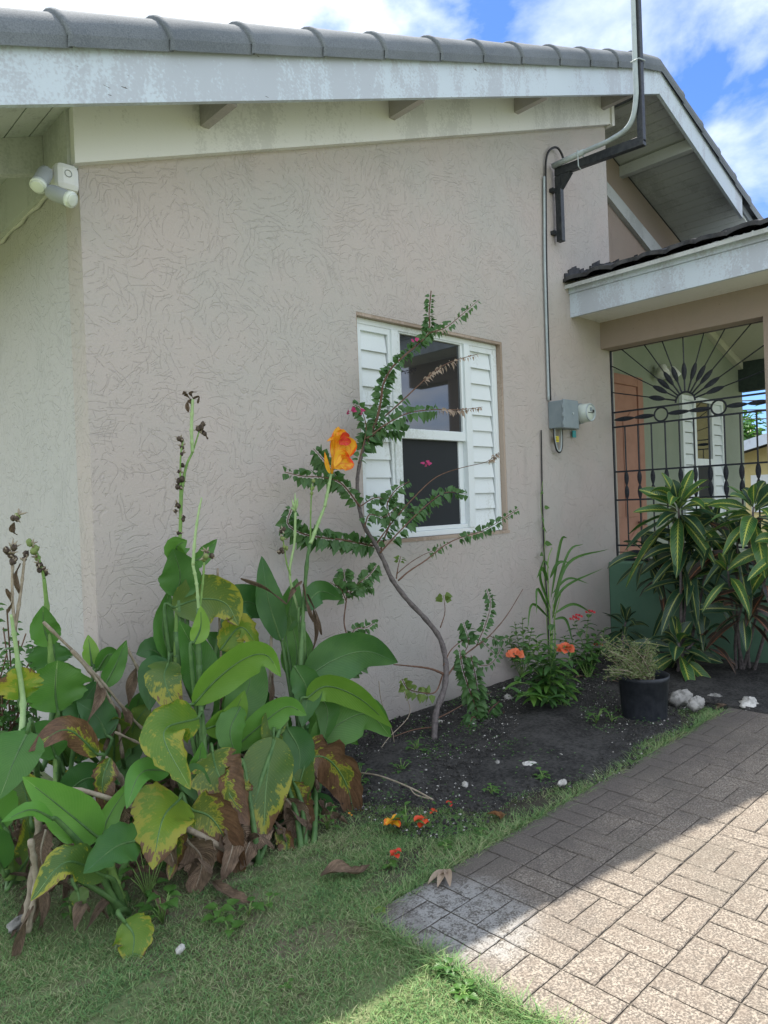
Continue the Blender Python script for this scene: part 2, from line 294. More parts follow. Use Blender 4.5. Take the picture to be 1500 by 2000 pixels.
# ---------------------------------------------------------------- leaf builders
def leafpts(mb,C,hw,roll=0,fold=.25,wav=.0,prof=None,nu=6,seed=0,ragged=0,droop=.0,mi=0,ref=None):
    """C centre-line points (V). hw half width. ref: direction the blade faces."""
    rs=random.Random(seed); n=len(C)-1; rows=[]; ph=rs.random()*6; notch=[(rs.uniform(.2,.95),rs.choice((-1,1)),rs.uniform(.012,.05),rs.uniform(.15,.5)) for _ in range(int(ragged*9+.5))]
    for i,p in enumerate(C):
        t=i/n; T=(C[min(i+1,n)]-C[max(i-1,0)]).normalized()
        vw=(ref if ref is not None else (p-CAM)).normalized()
        S=T.cross(vw); S=S.normalized() if S.length>1e-4 else T.orthogonal().normalized()
        S=Matrix.Rotation(R_(roll),3,T)@S; Nn=S.cross(T)
        w=hw*(prof(t) if prof else math.sin(math.pi*min(1,t**.8))**.75 if 0<t<1 else 0); w=max(w,hw*.015)
        row=[]
        for j in range(-nu,nu+1):
            a=j/nu; ww=w*a
            if ragged and abs(a)>.99: ww*=1-ragged*max(0,rs.random()-.45)
            for (nc,ns,nw,nd) in notch:
                if ns*a>0 and abs(t-nc)<nw: ww*=1-nd*(1-abs(t-nc)/nw)*abs(a)**2
            h=-abs(a)**1.4*w*fold-(a*a)*droop*w+wav*w*math.sin(t*13+ph+a*2)*abs(a)
            row.append(p+S*ww+Nn*h)
        rows.append(row)
    mb.grid(rows,mi=mi)
lance=lambda t: math.sin(math.pi*t**.75)**.8 if 0<t<1 else 0
ovate=lambda t: math.sin(math.pi*t**.55)**.85*(1-.25*t) if 0<t<1 else 0
obl=lambda t: min(1,math.sin(math.pi*min(t**1.25,1))**.6) if 0<t<1 else 0
def smallleaf(mb,base,d,up,ln,wd,rs,fold=.2,curl=.25,mi=0,nu=1,n=4,prof=ovate):
    d=d.normalized(); C=[base+d*ln*(i/n)-V((0,0,1))*curl*ln*(i/n)**2 for i in range(n+1)]
    leafpts(mb,C,wd,0,fold,0,prof,nu,mi=mi,ref=up)
def rvec(rs,z=0): 
    a=rs.random()*6.283; return V((math.cos(a),math.sin(a),z)).normalized()
# ================================================================ GROUND
def gz(x,y):   # local fall of the ground towards the porch side
    a=min(1,max(0,(x+1.45)/1.0)); b=min(1,max(0,(-y-.3)/.9)); a=a*a*(3-2*a); b=b*b*(3-2*b)
    return -.11*a*b+.006*math.sin(x*3.1)*math.sin(y*4.3+1)
def axis(lo,hi,fine0,fine1,st):
    a=[]; x=fine0
    while x<=fine1: a.append(x); x+=st
    l=[fine0-.5]; 
    while l[-1]>lo: l.append(fine0-(fine0-l[-1])*1.7)
    r=[fine1+.5]
    while r[-1]<hi: r.append(fine1+(r[-1]-fine1)*1.7)
    return l[::-1]+a+r
xs=axis(-900,900,-6.5,2,.07); ys=axis(-900,900,-4,.5,.07)
mb=MB(); mb.grid([[V((x,y,gz(x,y))) for x in xs] for y in ys])
mgd=mat('lawn_earth',(.06,.07,.035),.95,spec=.1); g=G(mgd); p=g.pos(); n=g.noise(p,2.2,6,.6); n2=g.noise(p,70,5,.7)
g.col(g.mix(smooth01(g,n,.42,.62),g.mix(n2,(.07,.11,.045),(.27,.32,.16)),g.mix(n2,(.06,.06,.04),(.28,.25,.17)))); g.bump(n2,.8,.02)
sg_=g.n('SeparateXYZ'); g.l(p,sg_.inputs[0]); nd_=g.ma('MULTIPLY',n,.12)
dm=g.ma('MULTIPLY',smooth01(g,g.ma('ADD',sg_.outputs[1],nd_),-1.50,-1.34),smooth01(g,g.ma('ADD',sg_.outputs[0],nd_),-4.05,-3.55))
src=g.b.inputs['Base Color'].links[0].from_socket; g.col(g.mix(dm,src,g.mix(n2,(.035,.032,.027),(.11,.10,.08))))
struct(mb.build('ground',mgd,smooth=True))
def bededge(x):
    v=-1.27-.10*math.sin(x*2.1)-.05*math.sin(x*7.3+1)
    return max(v,-1.385) if x<-1.13 else -1.75
mb=MB(); rows=[]
for i in range(111):
    x=-3.75+3.78*i/110; y1=bededge(x)
    if x<-3.2: y1*=max(0.15,(x+3.9)/.7)
    rows.append([V((x,.0-(0-y1)*j/34-.0,gz(x,-(0-y1)*j/34*-1)+.012+ .035*math.sin(math.pi*min(1,j/34*1.0))*(.6+.4*math.sin(x*5+j*.3))+.008*rnd()-(.03 if j==34 else 0))) for j in range(35)])
mb.grid(rows); struct(mb.build('soil_bed',M['soil'],smooth=True))
def soilz(x,y): return gz(x,y)+.012+.02
# path : stamped concrete, one slab with recessed joints
mpv=mat('stamped_concrete',(.3,.27,.22),.9,spec=.2); g=G(mpv); p=g.pos(); n=g.noise(p,150,4,.75); n2=g.noise(p,4.5,6,.65,.4); n3=g.noise(p,34,5,.7)
cc_=g.mix(smooth01(g,n,.44,.58),(.125,.11,.095),(.36,.315,.265)); cc_=g.mix(smooth01(g,n3,.42,.62),cc_,g.mix(.5,cc_,(.17,.14,.115)))
dk=g.mix(n,(.05,.043,.04),(.16,.145,.135))
sxy=g.n('SeparateXYZ'); g.l(p,sxy.inputs[0]); yy=g.ma('ADD',sxy.outputs[1],g.ma('MULTIPLY',n2,.9))   # old damp growth along the bed edge
cc_=g.mix(g.ma('MULTIPLY',smooth01(g,yy,-1.55,-.95),.85),cc_,dk)
# pale worn corner at the near left end of the slab
vd=g.n('VectorMath'); vd.operation='DISTANCE'; g.l(p,vd.inputs[0]); vd.inputs[1].default_value=(-3.86,-1.63,.02)
wr=g.ma('ADD',vd.outputs['Value'],g.ma('MULTIPLY',n2,.35)); k=g.ma('SUBTRACT',1,smooth01(g,wr,.27,.46)); cc_=g.mix(g.ma('MULTIPLY',k,.6),cc_,g.mix(smooth01(g,g.ma('ADD',g.ma('MULTIPLY',n3,.6),g.ma('MULTIPLY',n,.5)),.46,.60),(.09,.09,.085),(.40,.41,.41)))
fx=g.n('CombineXYZ'); g.l(g.ma('FLOOR',g.ma('MULTIPLY',g.ma('ADD',sxy.outputs[0],3.86),10.2564)),fx.inputs[0]); g.l(g.ma('FLOOR',g.ma('MULTIPLY',g.ma('ADD',sxy.outputs[1],1.38),5.0)),fx.inputs[1]); wn_=g.n('TexWhiteNoise'); g.l(fx.outputs[0],wn_.inputs[0])
cc_=g.mix(g.ma('MULTIPLY',wn_.outputs['Value'],.22),cc_,g.mix(.5,cc_,(.09,.075,.065)))
cc_=g.mix(g.ma('MULTIPLY',smooth01(g,g.noise(p,1.7,5,.65),.5,.68),.35),cc_,(.13,.12,.10))
oi=g.n('ObjectInfo'); g.col(cc_); g.bump(g.ma('ADD',n,g.ma('MULTIPLY',n3,.6)),.55,.004)
mjt=grainy('path_joint',(.07,.062,.053),(.16,.14,.115),60,.95)
mb=MB(); X0,X1,Y0,Y1=-4.06,-1.12,-1.40,-5.2
mb.prism([(X0,Y1,.007),(X0,Y1,-.1),(X0,Y0,-.1),(X0,Y0,.007)],(X1-X0,0,0),mi=1)
def slab(x0,x1,y0,y1):
    j=.0022; x0+=j;x1-=j;y0+=j;y1-=j
    if x0<X0+.001: x0=X0+.002
    if x1-x0<.02 or y1-y0<.02: return
    nx=max(2,int((x1-x0)/.02)); ny=max(2,int((y1-y0)/.02)); dz=U(-.0012,.0012); rows=[]; e=.003
    # rounded worn edges: ring of low border vertices
    gx=[x0]+[x0+e+(x1-x0-2*e)*i/nx for i in range(nx+1)]+[x1]; gy=[y0]+[y0+e+(y1-y0-2*e)*i/ny for i in range(ny+1)]+[y1]
    for jy,y in enumerate(gy):
        rows.append([V((x+U(-.0012,.0012),y+U(-.0012,.0012),(.0095 if (jx in(0,len(gx)-1) or jy in(0,len(gy)-1)) else .012+dz+U(-.0006,.0006)))) for jx,x in enumerate(gx)])
    mb.grid(rows)
k=0
ny=int((Y0-Y1)/.2)+1
for r in range(ny):
    yt=-1.38-.2*r; yb=yt-.2
    for c in range(-1,16):
        xa=-3.86+.195*(c-1); xb=xa+.195
        xa=max(xa,X0); xb=min(xb,X1)
        if xb-xa<.03: continue
        if (c+r)%2==0: ym=(yt+yb)/2; slab(xa,xb,ym,min(yt,Y0)); slab(xa,xb,yb,ym)
        else:
            xm=(xa+xb)/2; slab(xa,xm,yb,min(yt,Y0)); slab(xm,xb,yb,min(yt,Y0))
struct(mb.build('path',[mpv,mjt],smooth=False))
# ================================================================ HOUSE
zf=lambda x: 2.777+.377*(x+4.706) if x<.592 else 4.774-.325*(x-.592)
zfr=lambda x: 2.80+.3757*(x+4.31)
house=thing('house','single storey pink stucco house with white gable fascia boards and charcoal roof tiles','house',(-2,3,0))
XW0,XW1=-4.31,.235
WX0,WX1,WZ0,WZ1=-2.745,-1.355,1.075,2.43
mb=MB()
def wq(p): mb.prism([(x,0,z) for x,z in p],(0,.16,0))
top=lambda x: zf(x)+.12
wq([(XW0,-.3),(WX0,-.3),(WX0,top(WX0)),(XW0,top(XW0))])
wq([(WX0,-.3),(WX1,-.3),(WX1,WZ0),(WX0,WZ0)])
wq([(WX0,WZ1),(WX1,WZ1),(WX1,top(WX1)),(WX0,top(WX0))])
wq([(WX1,-.3),(XW1,-.3),(XW1,top(XW1)),(WX1,top(WX1))])
# join lower return that meets the recess
mb.box((XW1-.16,.16,2.7),(XW1,.43,4.45))
mb.build('gable_wall',M['wall'],house)
mb=MB(); mb.box((XW0,.16,-.3),(XW0+.16,6.2,3.02)); mb.build('side_wall',M['wall_side'],house)
mb=MB()   # recessed upper gable wall, also the porch back wall below
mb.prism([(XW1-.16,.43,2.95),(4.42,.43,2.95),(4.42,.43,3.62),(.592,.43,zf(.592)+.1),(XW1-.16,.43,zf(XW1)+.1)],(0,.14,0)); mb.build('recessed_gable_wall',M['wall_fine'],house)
mb=MB(); mb.box((XW0+.16,6.04,-.3),(4.42,6.2,3.0)); mb.box((4.28,.6,-.3),(4.42,6.04,3.2)); mb.build('rear_wall',M['wall'],house)
# window reveal and dark room behind it
mb=MB(); e=.012
mb.box((WX0-e,.002,WZ1),(WX1+e,.158,WZ1-.018)); mb.box((WX1,.002,WZ0+.012),(WX1-.018,.158,WZ1-.019)); mb.box((WX0,.002,WZ0+.012),(WX0+.006,.158,WZ1-.019)); mb.box((WX0-e,-.004,WZ0-.01),(WX1+e,.158,WZ0+.011))
mb.build('window_reveal',M['reveal'],house)
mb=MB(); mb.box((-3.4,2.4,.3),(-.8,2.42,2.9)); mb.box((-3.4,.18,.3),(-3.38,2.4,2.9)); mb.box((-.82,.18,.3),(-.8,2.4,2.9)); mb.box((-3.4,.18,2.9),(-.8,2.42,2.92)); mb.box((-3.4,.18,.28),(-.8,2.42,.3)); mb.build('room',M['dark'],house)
# roof
roof=MB()
def slope(x0,x1,y0,y1,zo0,zo1):
    roof.prism([(x0,y0,zf(x0)+zo0),(x1,y0,zf(x1)+zo0),(x1,y0,zf(x1)+zo1),(x0,y0,zf(x0)+zo1)],(0,y1-y0,0))
slope(-4.97,.592,-.30,6.4,.14,.215); slope(.592,3.9,-.30,6.4,.14,.215)
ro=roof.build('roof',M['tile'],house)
# soffit boards run at right angles to the rake
mb=MB(); x=-4.93
while x<3.8:
    x1=x+.098
    if not(x<.592<x1):
        mb.prism([(x,-.28,zf(x)+.118),(x1,-.28,zf(x1)+.118),(x1,-.28,zf(x1)+.139),(x,-.28,zf(x)+.139)],(0,.28+(.43 if x>XW1 else (6.3 if x<XW0-.05 else .0)),0))
    x+=.104
mb.build('soffit',M['soffit'],house)
# fascia boards
mb=MB()
mb.prism([(-5.0,-.33,zf(-5.0)),(.592,-.33,zf(.592)),(.592,-.33,zf(.592)+.228),(-5.0,-.33,zf(-5.0)+.228)],(0,.028,0)); mb.build('fascia_board',M['fascia'],house)
mb=MB(); x0=.594
mb.prism([(x0,-.33,zf(x0)),(2.46,-.33,4.166),(2.46,-.33,4.166+.245),(x0,-.33,zf(x0)+.228)],(0,.028,0)); mb.build('fascia_board',M['fascia'],house)
mb=MB(); mb.box((-5.0,-.30,zf(-5)-.0),(-4.972,6.4,zf(-5)+.2)); mb.build('eave_board',M['fascia'],house)
# frieze board and lookouts
mb=MB(); a,b=XW0-.03,XW1+.02
mb.prism([(a,-.045,zfr(a)),(b,-.045,zfr(b)),(b,-.045,zf(b)+.117),(a,-.045,zf(a)+.117)],(0,.045,0)); mb.build('frieze_board',M['frieze'],house)
mb=MB(); mb.prism([(b+.001,-.06,zfr(b)-.02),(b+.045,-.06,zfr(b)-.005),(b+.045,-.06,zf(b)+.117),(b+.001,-.06,zf(b)+.117)],(0,.3,0)); mb.build('frieze_board',M['frieze'],house)
mb=MB(); mb.box((XW0-.045,-.0,2.79),(XW0,6.2,3.04)); mb.build('frieze_board',M['friezeside'],house,label='mildewed side frieze board under the eave')
for lx in (-3.74,-2.457,-1.165,.10-.0):
    mb=MB(); mb.box((lx,-.3,zf(lx)+.004),(lx+.045,-.046,zf(lx)+.118)); mb.build('lookout',M['lookout'],house)
mb=MB(); mb.box((1.30,-.3,zf(1.37)+.012),(1.37,.43,zf(1.37)+.117)); mb.build('lookout',M['soffit'],house)
for yy_ in (.28,1.6,2.9):
    mb=MB(); mb.prism([(XW0-.046,yy_,2.86),(-4.97,yy_,2.66),(-4.97,yy_,zf(-4.97)+.117),(XW0-.046,yy_,zf(XW0-.046)+.117)],(0,.05,0)); mb.build('rafter_tail',M['friezeside'],house)
mb=MB(); mb.prism([(.95,.38,4.235),(2.6,.38,3.60),(2.6,.38,3.80),(.95,.38,4.37)],(0,.049,0)); mb.build('frieze_board',M['soffit'],house)
# rake cap tiles
js=[-4.62,-4.476,-4.056,-3.649,-3.225,-2.795,-2.334,-1.9225,-1.51,-1.041,-.617,-.19,.24,.62]; js[0]=-4.9
mb=MB()
def cap(xa,xb,side=1):
    za,zb=zf(xa)+.222,zf(xb)+.222; n=9; ov=.035
    d=V((xb-xa,0,zb-za)).normalized(); rows=[]
    for (t,r) in ((0,.0),(0,.128),(.012,.133),(.05,.134),(.075,.129),(.4,.125),(1,.119),(1.05,.118)):
        ln=(V((xb,0,zb))-V((xa,0,za))).length; c=V((xa,-.235,za+.045))+d*(t*ln)
        up=V((-d.z,0,d.x)); up=up if up.z>0 else -up
        rows.append([c+(V((0,-1,0))*math.cos(an)+up*math.sin(an)*1.06)*r-(up*.02) for an in [math.pi*k/12 for k in range(13)]])
    mb.grid(rows)
    # straight apron down to the top of the board
    pa=V((xa,-.235-.128,za-.02)); 
    rws=[[r[0],r[0]-V((0,-.004,.045))] for r in rows[1:]]; mb.grid(rws)
for a,b in zip(js[:-1],js[1:]): cap(a,b)
jr=[.64]; 
while jr[-1]<3.7: jr.append(jr[-1]+.40)
for a,b in zip(jr[:-1],jr[1:]): cap(b,a)
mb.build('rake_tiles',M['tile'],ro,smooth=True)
# ---- window (frame > sub parts), a child of the house
WY=.05
win=MB()
fx0,fx1,fz0,fz1=-2.735,-1.375,1.088,2.412
def fr(x0,x1,z0,z1,y0=WY-.012,y1=WY+.05): win.box((x0,y0,z0),(x1,y1,z1))
fr(fx0,fx1,fz1-.035,fz1); fr(fx0,fx1,fz0,fz0+.035); fr(fx0,fx0+.035,fz0+.035,fz1-.035); fr(fx1-.035,fx1,fz0+.035,fz1-.035)
ml0,ml1=-2.432,-2.372; mr0,mr1=-1.742,-1.688
fr(ml0,ml1,fz0+.035,fz1-.035,WY-.02); fr(mr0,mr1,fz0+.035,fz1-.035,WY-.02)
wo=win.build('window',M['white'],house,bevel=.004)
s=MB(); gx0,gx1=ml1,mr0
def sf(x0,x1,z0,z1,y0,y1): s.box((x0,y0,z0),(x1,y1,z1))
sf(gx0,gx1,2.368,2.377,WY-.006,WY+.04); sf(gx0,gx0+.028,1.775,2.368,WY-.004,WY+.03); sf(gx1-.022,gx1,1.775,2.368,WY-.004,WY+.03)
sf(gx0,gx1,1.712,1.775,WY-.008,WY+.05); sf(gx0,gx0+.016,1.15,1.712,WY+.0,WY+.05); sf(gx1-.05,gx1,1.15,1.712,WY+.02,WY+.05); sf(gx0,gx1,1.124,1.15,WY+.0,WY+.05)
s.build('sash',M['white'],wo,bevel=.003)
s=MB(); s.box((gx0+.02,WY+.012,1.775),(gx1-.02,WY+.018,2.37)); s.build('pane',M['glass'],wo)
s=MB(); s.box((gx0+.014,WY+.03,1.15),(gx1-.045,WY+.034,1.712)); s.build('insect_screen',M['screen'],wo)
for (a,b) in ((fx0+.035,ml0),(mr1,fx1-.035)):
    s=MB(); z=fz0+.04; rim=.022
    s.box((a+.001,WY-.008,fz0+.036),(a+rim,WY+.03,fz1-.036)); s.box((b-rim,WY-.008,fz0+.036),(b-.001,WY+.03,fz1-.036)); s.box((a+rim,WY-.008,fz1-.07),(b-rim,WY+.03,fz1-.036)); s.box((a+rim,WY-.008,fz0+.036),(b-rim,WY+.03,fz0+.055))
    nb=11; H=(fz1-.07-fz0-.055)/nb
    for k in range(nb):
        z0=fz0+.055+H*k; zz=z0+H
        jit=U(-.002,.002)
        s.prism([(a+rim+.004,WY-.004+jit,z0-.004),(a+rim+.004,WY+.014,zz+.004),(a+rim+.004,WY+.019,zz+.004),(a+rim+.004,WY+.001+jit,z0-.004)],(b-a-2*rim-.012,0,0))
    s.box((a+rim,WY+.024,fz0+.055),(b-rim,WY+.028,fz1-.07),mi=1)  # dark backing sheet stands in for the shade behind the slats
    s.build('louvre_panel',[M['white'],M['dark']],wo)
# ---- porch
PX=.03
porch=MB()
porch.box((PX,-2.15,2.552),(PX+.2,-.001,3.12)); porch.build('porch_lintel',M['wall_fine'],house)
mb=MB(); mb.box((PX,-1.6,.0),(PX+.2,-.001,.742)); mb.build('knee_wall',M['greenk'],house,bevel=.012)
mb=MB(); mb.box((PX-.012,-1.612,-.35),(PX+.2,-.001,-.002)); mb.build('footing',M['conc'],house)
mb=MB(); mb.box((PX+.2,-1.6,-.2),(4.5,.43,.30)); mb.build('porch_floor',M['conc'],house)
mb=MB(); mb.box((XW1+.011,.426,-.2),(4.425,.574,3.62)); mb.build('porch_wall',M['green'],house)
mb=MB(); mb.box((XW1-.0,.002,-.2),(XW1+.01,.43,2.9)); mb.build('porch_wall',M['green'],house)
mb=MB(); mb.box((4.30,-2.15,2.60),(4.45,.425,2.985)); mb.build('porch_beam',grainy('dark_green_beam',(.035,.05,.05),(.05,.07,.065),20),house)

for cb in (((4.30,-1.6,-.3),(4.45,-1.271,2.599)),((PX+.001,-1.6,.743),(PX+.199,-1.283,2.551))):
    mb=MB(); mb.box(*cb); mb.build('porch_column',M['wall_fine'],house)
# ceiling : two slopes
pr=2.3
mb=MB()
mb.prism([(PX+.2,-2.1,2.92),(pr,-2.1,3.60),(pr,-2.1,3.62),(PX+.2,-2.1,2.94)],(0,2.53,0)); mb.prism([(pr,-2.1,3.60),(4.6,-2.1,2.89),(4.6,-2.1,2.91),(pr,-2.1,3.62)],(0,2.53,0)); mb.build('porch_ceiling',M['ceil'],house)
mb=MB(); mb.prism([(pr,.36,3.50),(4.42,.36,2.85),(4.42,.36,2.94),(pr,.36,3.60)],(0,.069,0)); mb.build('ceiling_trim',M['ceil'],house)
# porch roof with wavy tiles
mb=MB(); rows=[]
nyy=180
def wav(y,ph): return .022*abs(math.sin((y*math.pi/.21)+ph))**.8
course=.34; nco=9
for c in range(nco):
    xa=-.52+c*course; xb=xa+course+.05
    for (xx,dz) in ((xa,-.03),(xa,.0),((xa+xb)/2,-.006),(xb,-.014)):
        rows.append([V((xx+.012*math.sin(y_*31+c),y_,3.025+.33*(xx+.5)+dz+.02+wav(y_,c*.35)+.006*math.sin(y_*17+c*2))) for y_ in [(.0 if xx<XW1 else .42)-(2.2+(0 if xx<XW1 else .42))*k/nyy for k in range(nyy+1)]])
mb.grid(rows)
proof=mb.build('porch_roof',M['ptile'],house,smooth=False)
mb=MB(); mb.prism([(-.50,-2.2,2.995),(2.45,-2.2,3.96),(2.45,-2.2,3.93),(-.50,-2.2,2.965)],(0,2.199,0)); mb.prism([(2.45,-2.2,3.96),(5.0,-2.2,3.1),(5.0,-2.2,3.06),(2.45,-2.2,3.92)],(0,2.6,0)); mb.build('roof_deck',M['soffit'],house)
mb=MB(); mb.box((-.43,-2.2,2.750),(-.402,-.001,2.935)); mb.box((-.445,-2.2,2.937),(-.402,-.001,2.985)); mb.build('porch_fascia',M['fascia'],house)
mb=MB(); mb.box((-.401,-2.2,2.775),(PX-.001,-.001,2.79)); mb.build('porch_soffit',M['frieze'],house)
# flashing, ragged tar where the porch roof meets the gable
mb=MB()
for k in range(60):
    x=-.5+k*.055+U(-.01,.01); z=3.04+.33*(x+.5); y=-.002 if x<XW1 else .425
    h=.045+.02*math.sin(k*.9)+U(0,.02); hn=h+U(-.012,.012); mb.prism([(x,y,z-.03),(x+.057,y,z-.01),(x+.057,y,z+hn+.018),(x+.0,y,z+h)],(0,-.010-U(0,.004),0))
mb.build('flashing',M['ptile'],house)
# door in the porch back wall
D=MB(); dx0,dx1,dz0,dz1=.72,1.47,.30,2.415
D.box((dx1,.395,dz0),(dx1+.11,.429,dz1+.1)); D.box((dx0-.1,.395,dz1),(dx1,.429,dz1+.1)); D.box((dx0-.1,.395,dz0),(dx0,.429,dz1))
D.box((dx0,.41,dz0),(dx1,.429,dz1)); do=D.build('door',M['door'],house,bevel=.006)
D=MB()
for (z0,z1) in ((.45,.98),(1.08,2.2)):
    for (a,b) in ((.82,1.06),(1.15,1.39)):
        n=8; arc=[(a,.40,z1-.08),] ; poly=[(a,.402,z0),(b,.402,z0),(b,.402,z1-.02 if a>1 else z1-.14)]
        for q in range(1,8): t=q/8; poly.append((b+(a-b)*t,.402,(z1-.02 if a>1 else z1-.14)+((-.12 if a>1 else .12)*(.5-.5*math.cos(math.pi*t)))))
        poly.append((a,.402,z1-.14 if a>1 else z1-.02)); D.prism(poly,(0,.0079,0))
D.build('door_panel',M['door'],do,bevel=.004)
D=MB(); D.tube([(1.42,.41,1.02),(1.42,.36,1.02)],.012); D.tube([(1.42,.372,1.02),(1.42,.355,1.02),(1.42,.33,1.02),(1.42,.325,1.02)],[.012,.03,.03,.012],12); D.build('knob',mat('steel_knob',(.5,.5,.5),.25,1),do,smooth=True)
# porch window
W=MB(); a0,a1,b0,b1=2.50,3.68,.95,2.42
for bx in (((a0,.39,b1-.05),(a1,.429,b1)),((a0,.39,b0),(a1,.429,b0+.05)),((a0,.39,b0+.05),(a0+.05,.429,b1-.05)),((a1-.05,.39,b0+.05),(a1,.429,b1-.05)),((2.80,.385,b0+.05),(2.86,.429,b1-.05)),((3.30,.385,b0+.05),(3.36,.429,b1-.05)),((2.86,.388,1.62),(3.30,.429,1.70))): W.box(*bx)
wo2=W.build('window',M['white'],house)
W=MB(); W.box((2.86,.41,1.70),(3.30,.42,b1-.05)); W.build('pane',M['glass'],wo2)
W=MB(); W.box((2.86,.412,b0+.05),(3.30,.422,1.62)); W.build('insect_screen',M['screen'],wo2)
for a,b in ((a0+.05,2.80),(3.36,a1-.05)):
    W=MB(); nb=11; H=(b1-b0-.1)/nb
    for k in range(nb): z0=b0+.05+H*k; W.prism([(a,.395,z0+.006),(a,.42,z0+H),(a,.425,z0+H),(a,.40,z0+.006)],(b-a,0,0))
    W.build('louvre_panel',M['white'],wo2)
# ---------------------------------------------------------------- porch grilles
def loz(mb,p0,p1,w,thick=.004,n=10,wd=None):
    """flattened twisted bar section from p0 to p1"""
    p0,p1=V(p0),V(p1); d=(p1-p0); 
    sd_=wd if wd is not None else V((0,1,0)); sd_=(sd_-d.normalized()*sd_.dot(d.normalized())).normalized(); nn=d.normalized().cross(sd_)
    rows=[]
    for i in range(n+1):
        t=i/n; ww=w*math.sin(math.pi*t)**.8+.006 if 0<t<1 else .006; a=(t-.5)*.5; s2=sd_*math.cos(a)+nn*math.sin(a); n2_=nn*math.cos(a)-sd_*math.sin(a); c=p0+d*t
        rows.append([c+s2*ww,c+n2_*thick,c-s2*ww,c-n2_*thick,c+s2*ww])
    mb.grid(rows)
def grille(X,label,copyof=None):
    gr=thing('porch_grille',label,'grille',(X,-.636,.755),group='wrought iron grilles of the porch')
    r=.0065; bay=1.27
    def bar(a,b,rr=r): q=MB(); q.tube([a,b],rr,6); q.build('bar',M['iron'],gr); 
    q=MB(); Yend=-1.27
    for y in (0,Yend): q.box((X-.011,y-.011,.755),(X+.011,y+.011,2.56))
    for z in (.755,2.56): q.box((X-.0105,Yend,z-.011),(X+.0105,0,z+.011))
    q.build('frame',M['iron'],gr)
    for z in (2.02,1.893,1.508,1.264,.873):
        q=MB(); q.box((X-.0075,Yend+.011,z-.007),(X+.0075,-.011,z+.007)); q.build('rail',M['iron'],gr)
    for bb in (0,):
        o=-bay*bb
        for k in range(1,11):
            y=o-.117*k+.005
            q=MB(); q.tube([(X,y,.873),(X,y,1.27)],r,6); q.tube([(X,y,1.505),(X,y,1.893)],r,6)
            loz(q,(X,y,1.264),(X,y,1.388),.0145); loz(q,(X,y,1.385),(X,y,1.508),.0145); q.build('bar',M['iron'],gr)
        for k in range(3):
            q=MB(); y=o-.1-.4*k; loz(q,(X,y,.814),(X,y-.17,.814),.017,wd=V((0,0,1))); q.tube([(X,y+.09,.814),(X,y-.26,.814)],.004,6); q.build('scroll_bar',M['iron'],gr)
        cyc=o-.636; cz=2.035
        q=MB(); q.tube([(X,cyc+.078*math.cos(a),cz+.078*math.sin(a)) for a in [math.pi*k/16 for k in range(17)]],.008,6); q.build('sun_arch',M['iron'],gr)
        for (ty,tz) in ((-.009,2.195),(-.009,2.425),(-.106,2.552),(-.309,2.552),(-.463,2.552),(-.634,2.552),(-.80,2.552),(-.96,2.552),(-1.15,2.552),(-1.262,2.39),(-1.262,2.195)):
            e_=V((X,o+ty,tz)); c_=V((X,cyc,cz)); d=(e_-c_).normalized(); q=MB()
            a=c_+d*.078; b=c_+d*.17; e2=c_+d*.31; q.tube([a,b],r,6); loz(q,b,e2,.0155,wd=d.cross(V((1,0,0)))); q.tube([e2,e_],.0048,6); q.build('sun_ray',M['iron'],gr)
        for yc in (-.433,-.893):
            q=MB(); q.tube([(X,o+yc+.056*math.cos(a),1.957+.056*math.sin(a)) for a in [math.pi*k/12 for k in range(25)]],.0075,6,cap=False); q.build('ring',M['iron'],gr)
        for (ya,yb) in ((-.02,-.377),(-.489,-.837),(-.949,-1.26)):
            h=(ya+yb)/2; q=MB(); loz(q,(X,o+ya,1.957),(X,o+h,1.957),.014,wd=V((0,0,1))); loz(q,(X,o+h,1.957),(X,o+yb,1.957),.014,wd=V((0,0,1))); q.build('twisted_bar',M['iron'],gr)
    return gr
grille(.19,'black wrought iron sunburst grille above the green knee wall behind the croton')
grille(4.37,'second iron grille on the far side of the porch, seen through the first')
# porch wall lamp
wlmp=thing('wall_lamp','white twin head flood lamp on the green porch wall above the door','wall lamp',(1.9,.43,2.62))
def cyl(mb,a,b,ra,rb,sides=16): mb.tube([a,b],[ra,rb],sides)
q=MB(); q.tube([(2.02,.429,2.62),(2.02,.40,2.62)],.05,16); q.tube([(2.02,.40,2.62),(1.93,.36,2.63)],.012); q.tube([(2.02,.40,2.62),(2.13,.36,2.63)],.012); q.build('bracket',M['lampwhite'],wlmp)
for dx in (-1,1):
    q=MB(); c=V((2.02+dx*.10,.36,2.63)); q.tube([c+V((0,0,.05)),c+V((dx*.01,-.02,.03)),c+V((dx*.04,-.05,-.06)),c+V((dx*.045,-.055,-.07))],[.02,.045,.07,.066],16); q.build('lamp_head',M['lampwhite'],wlmp,smooth=True)
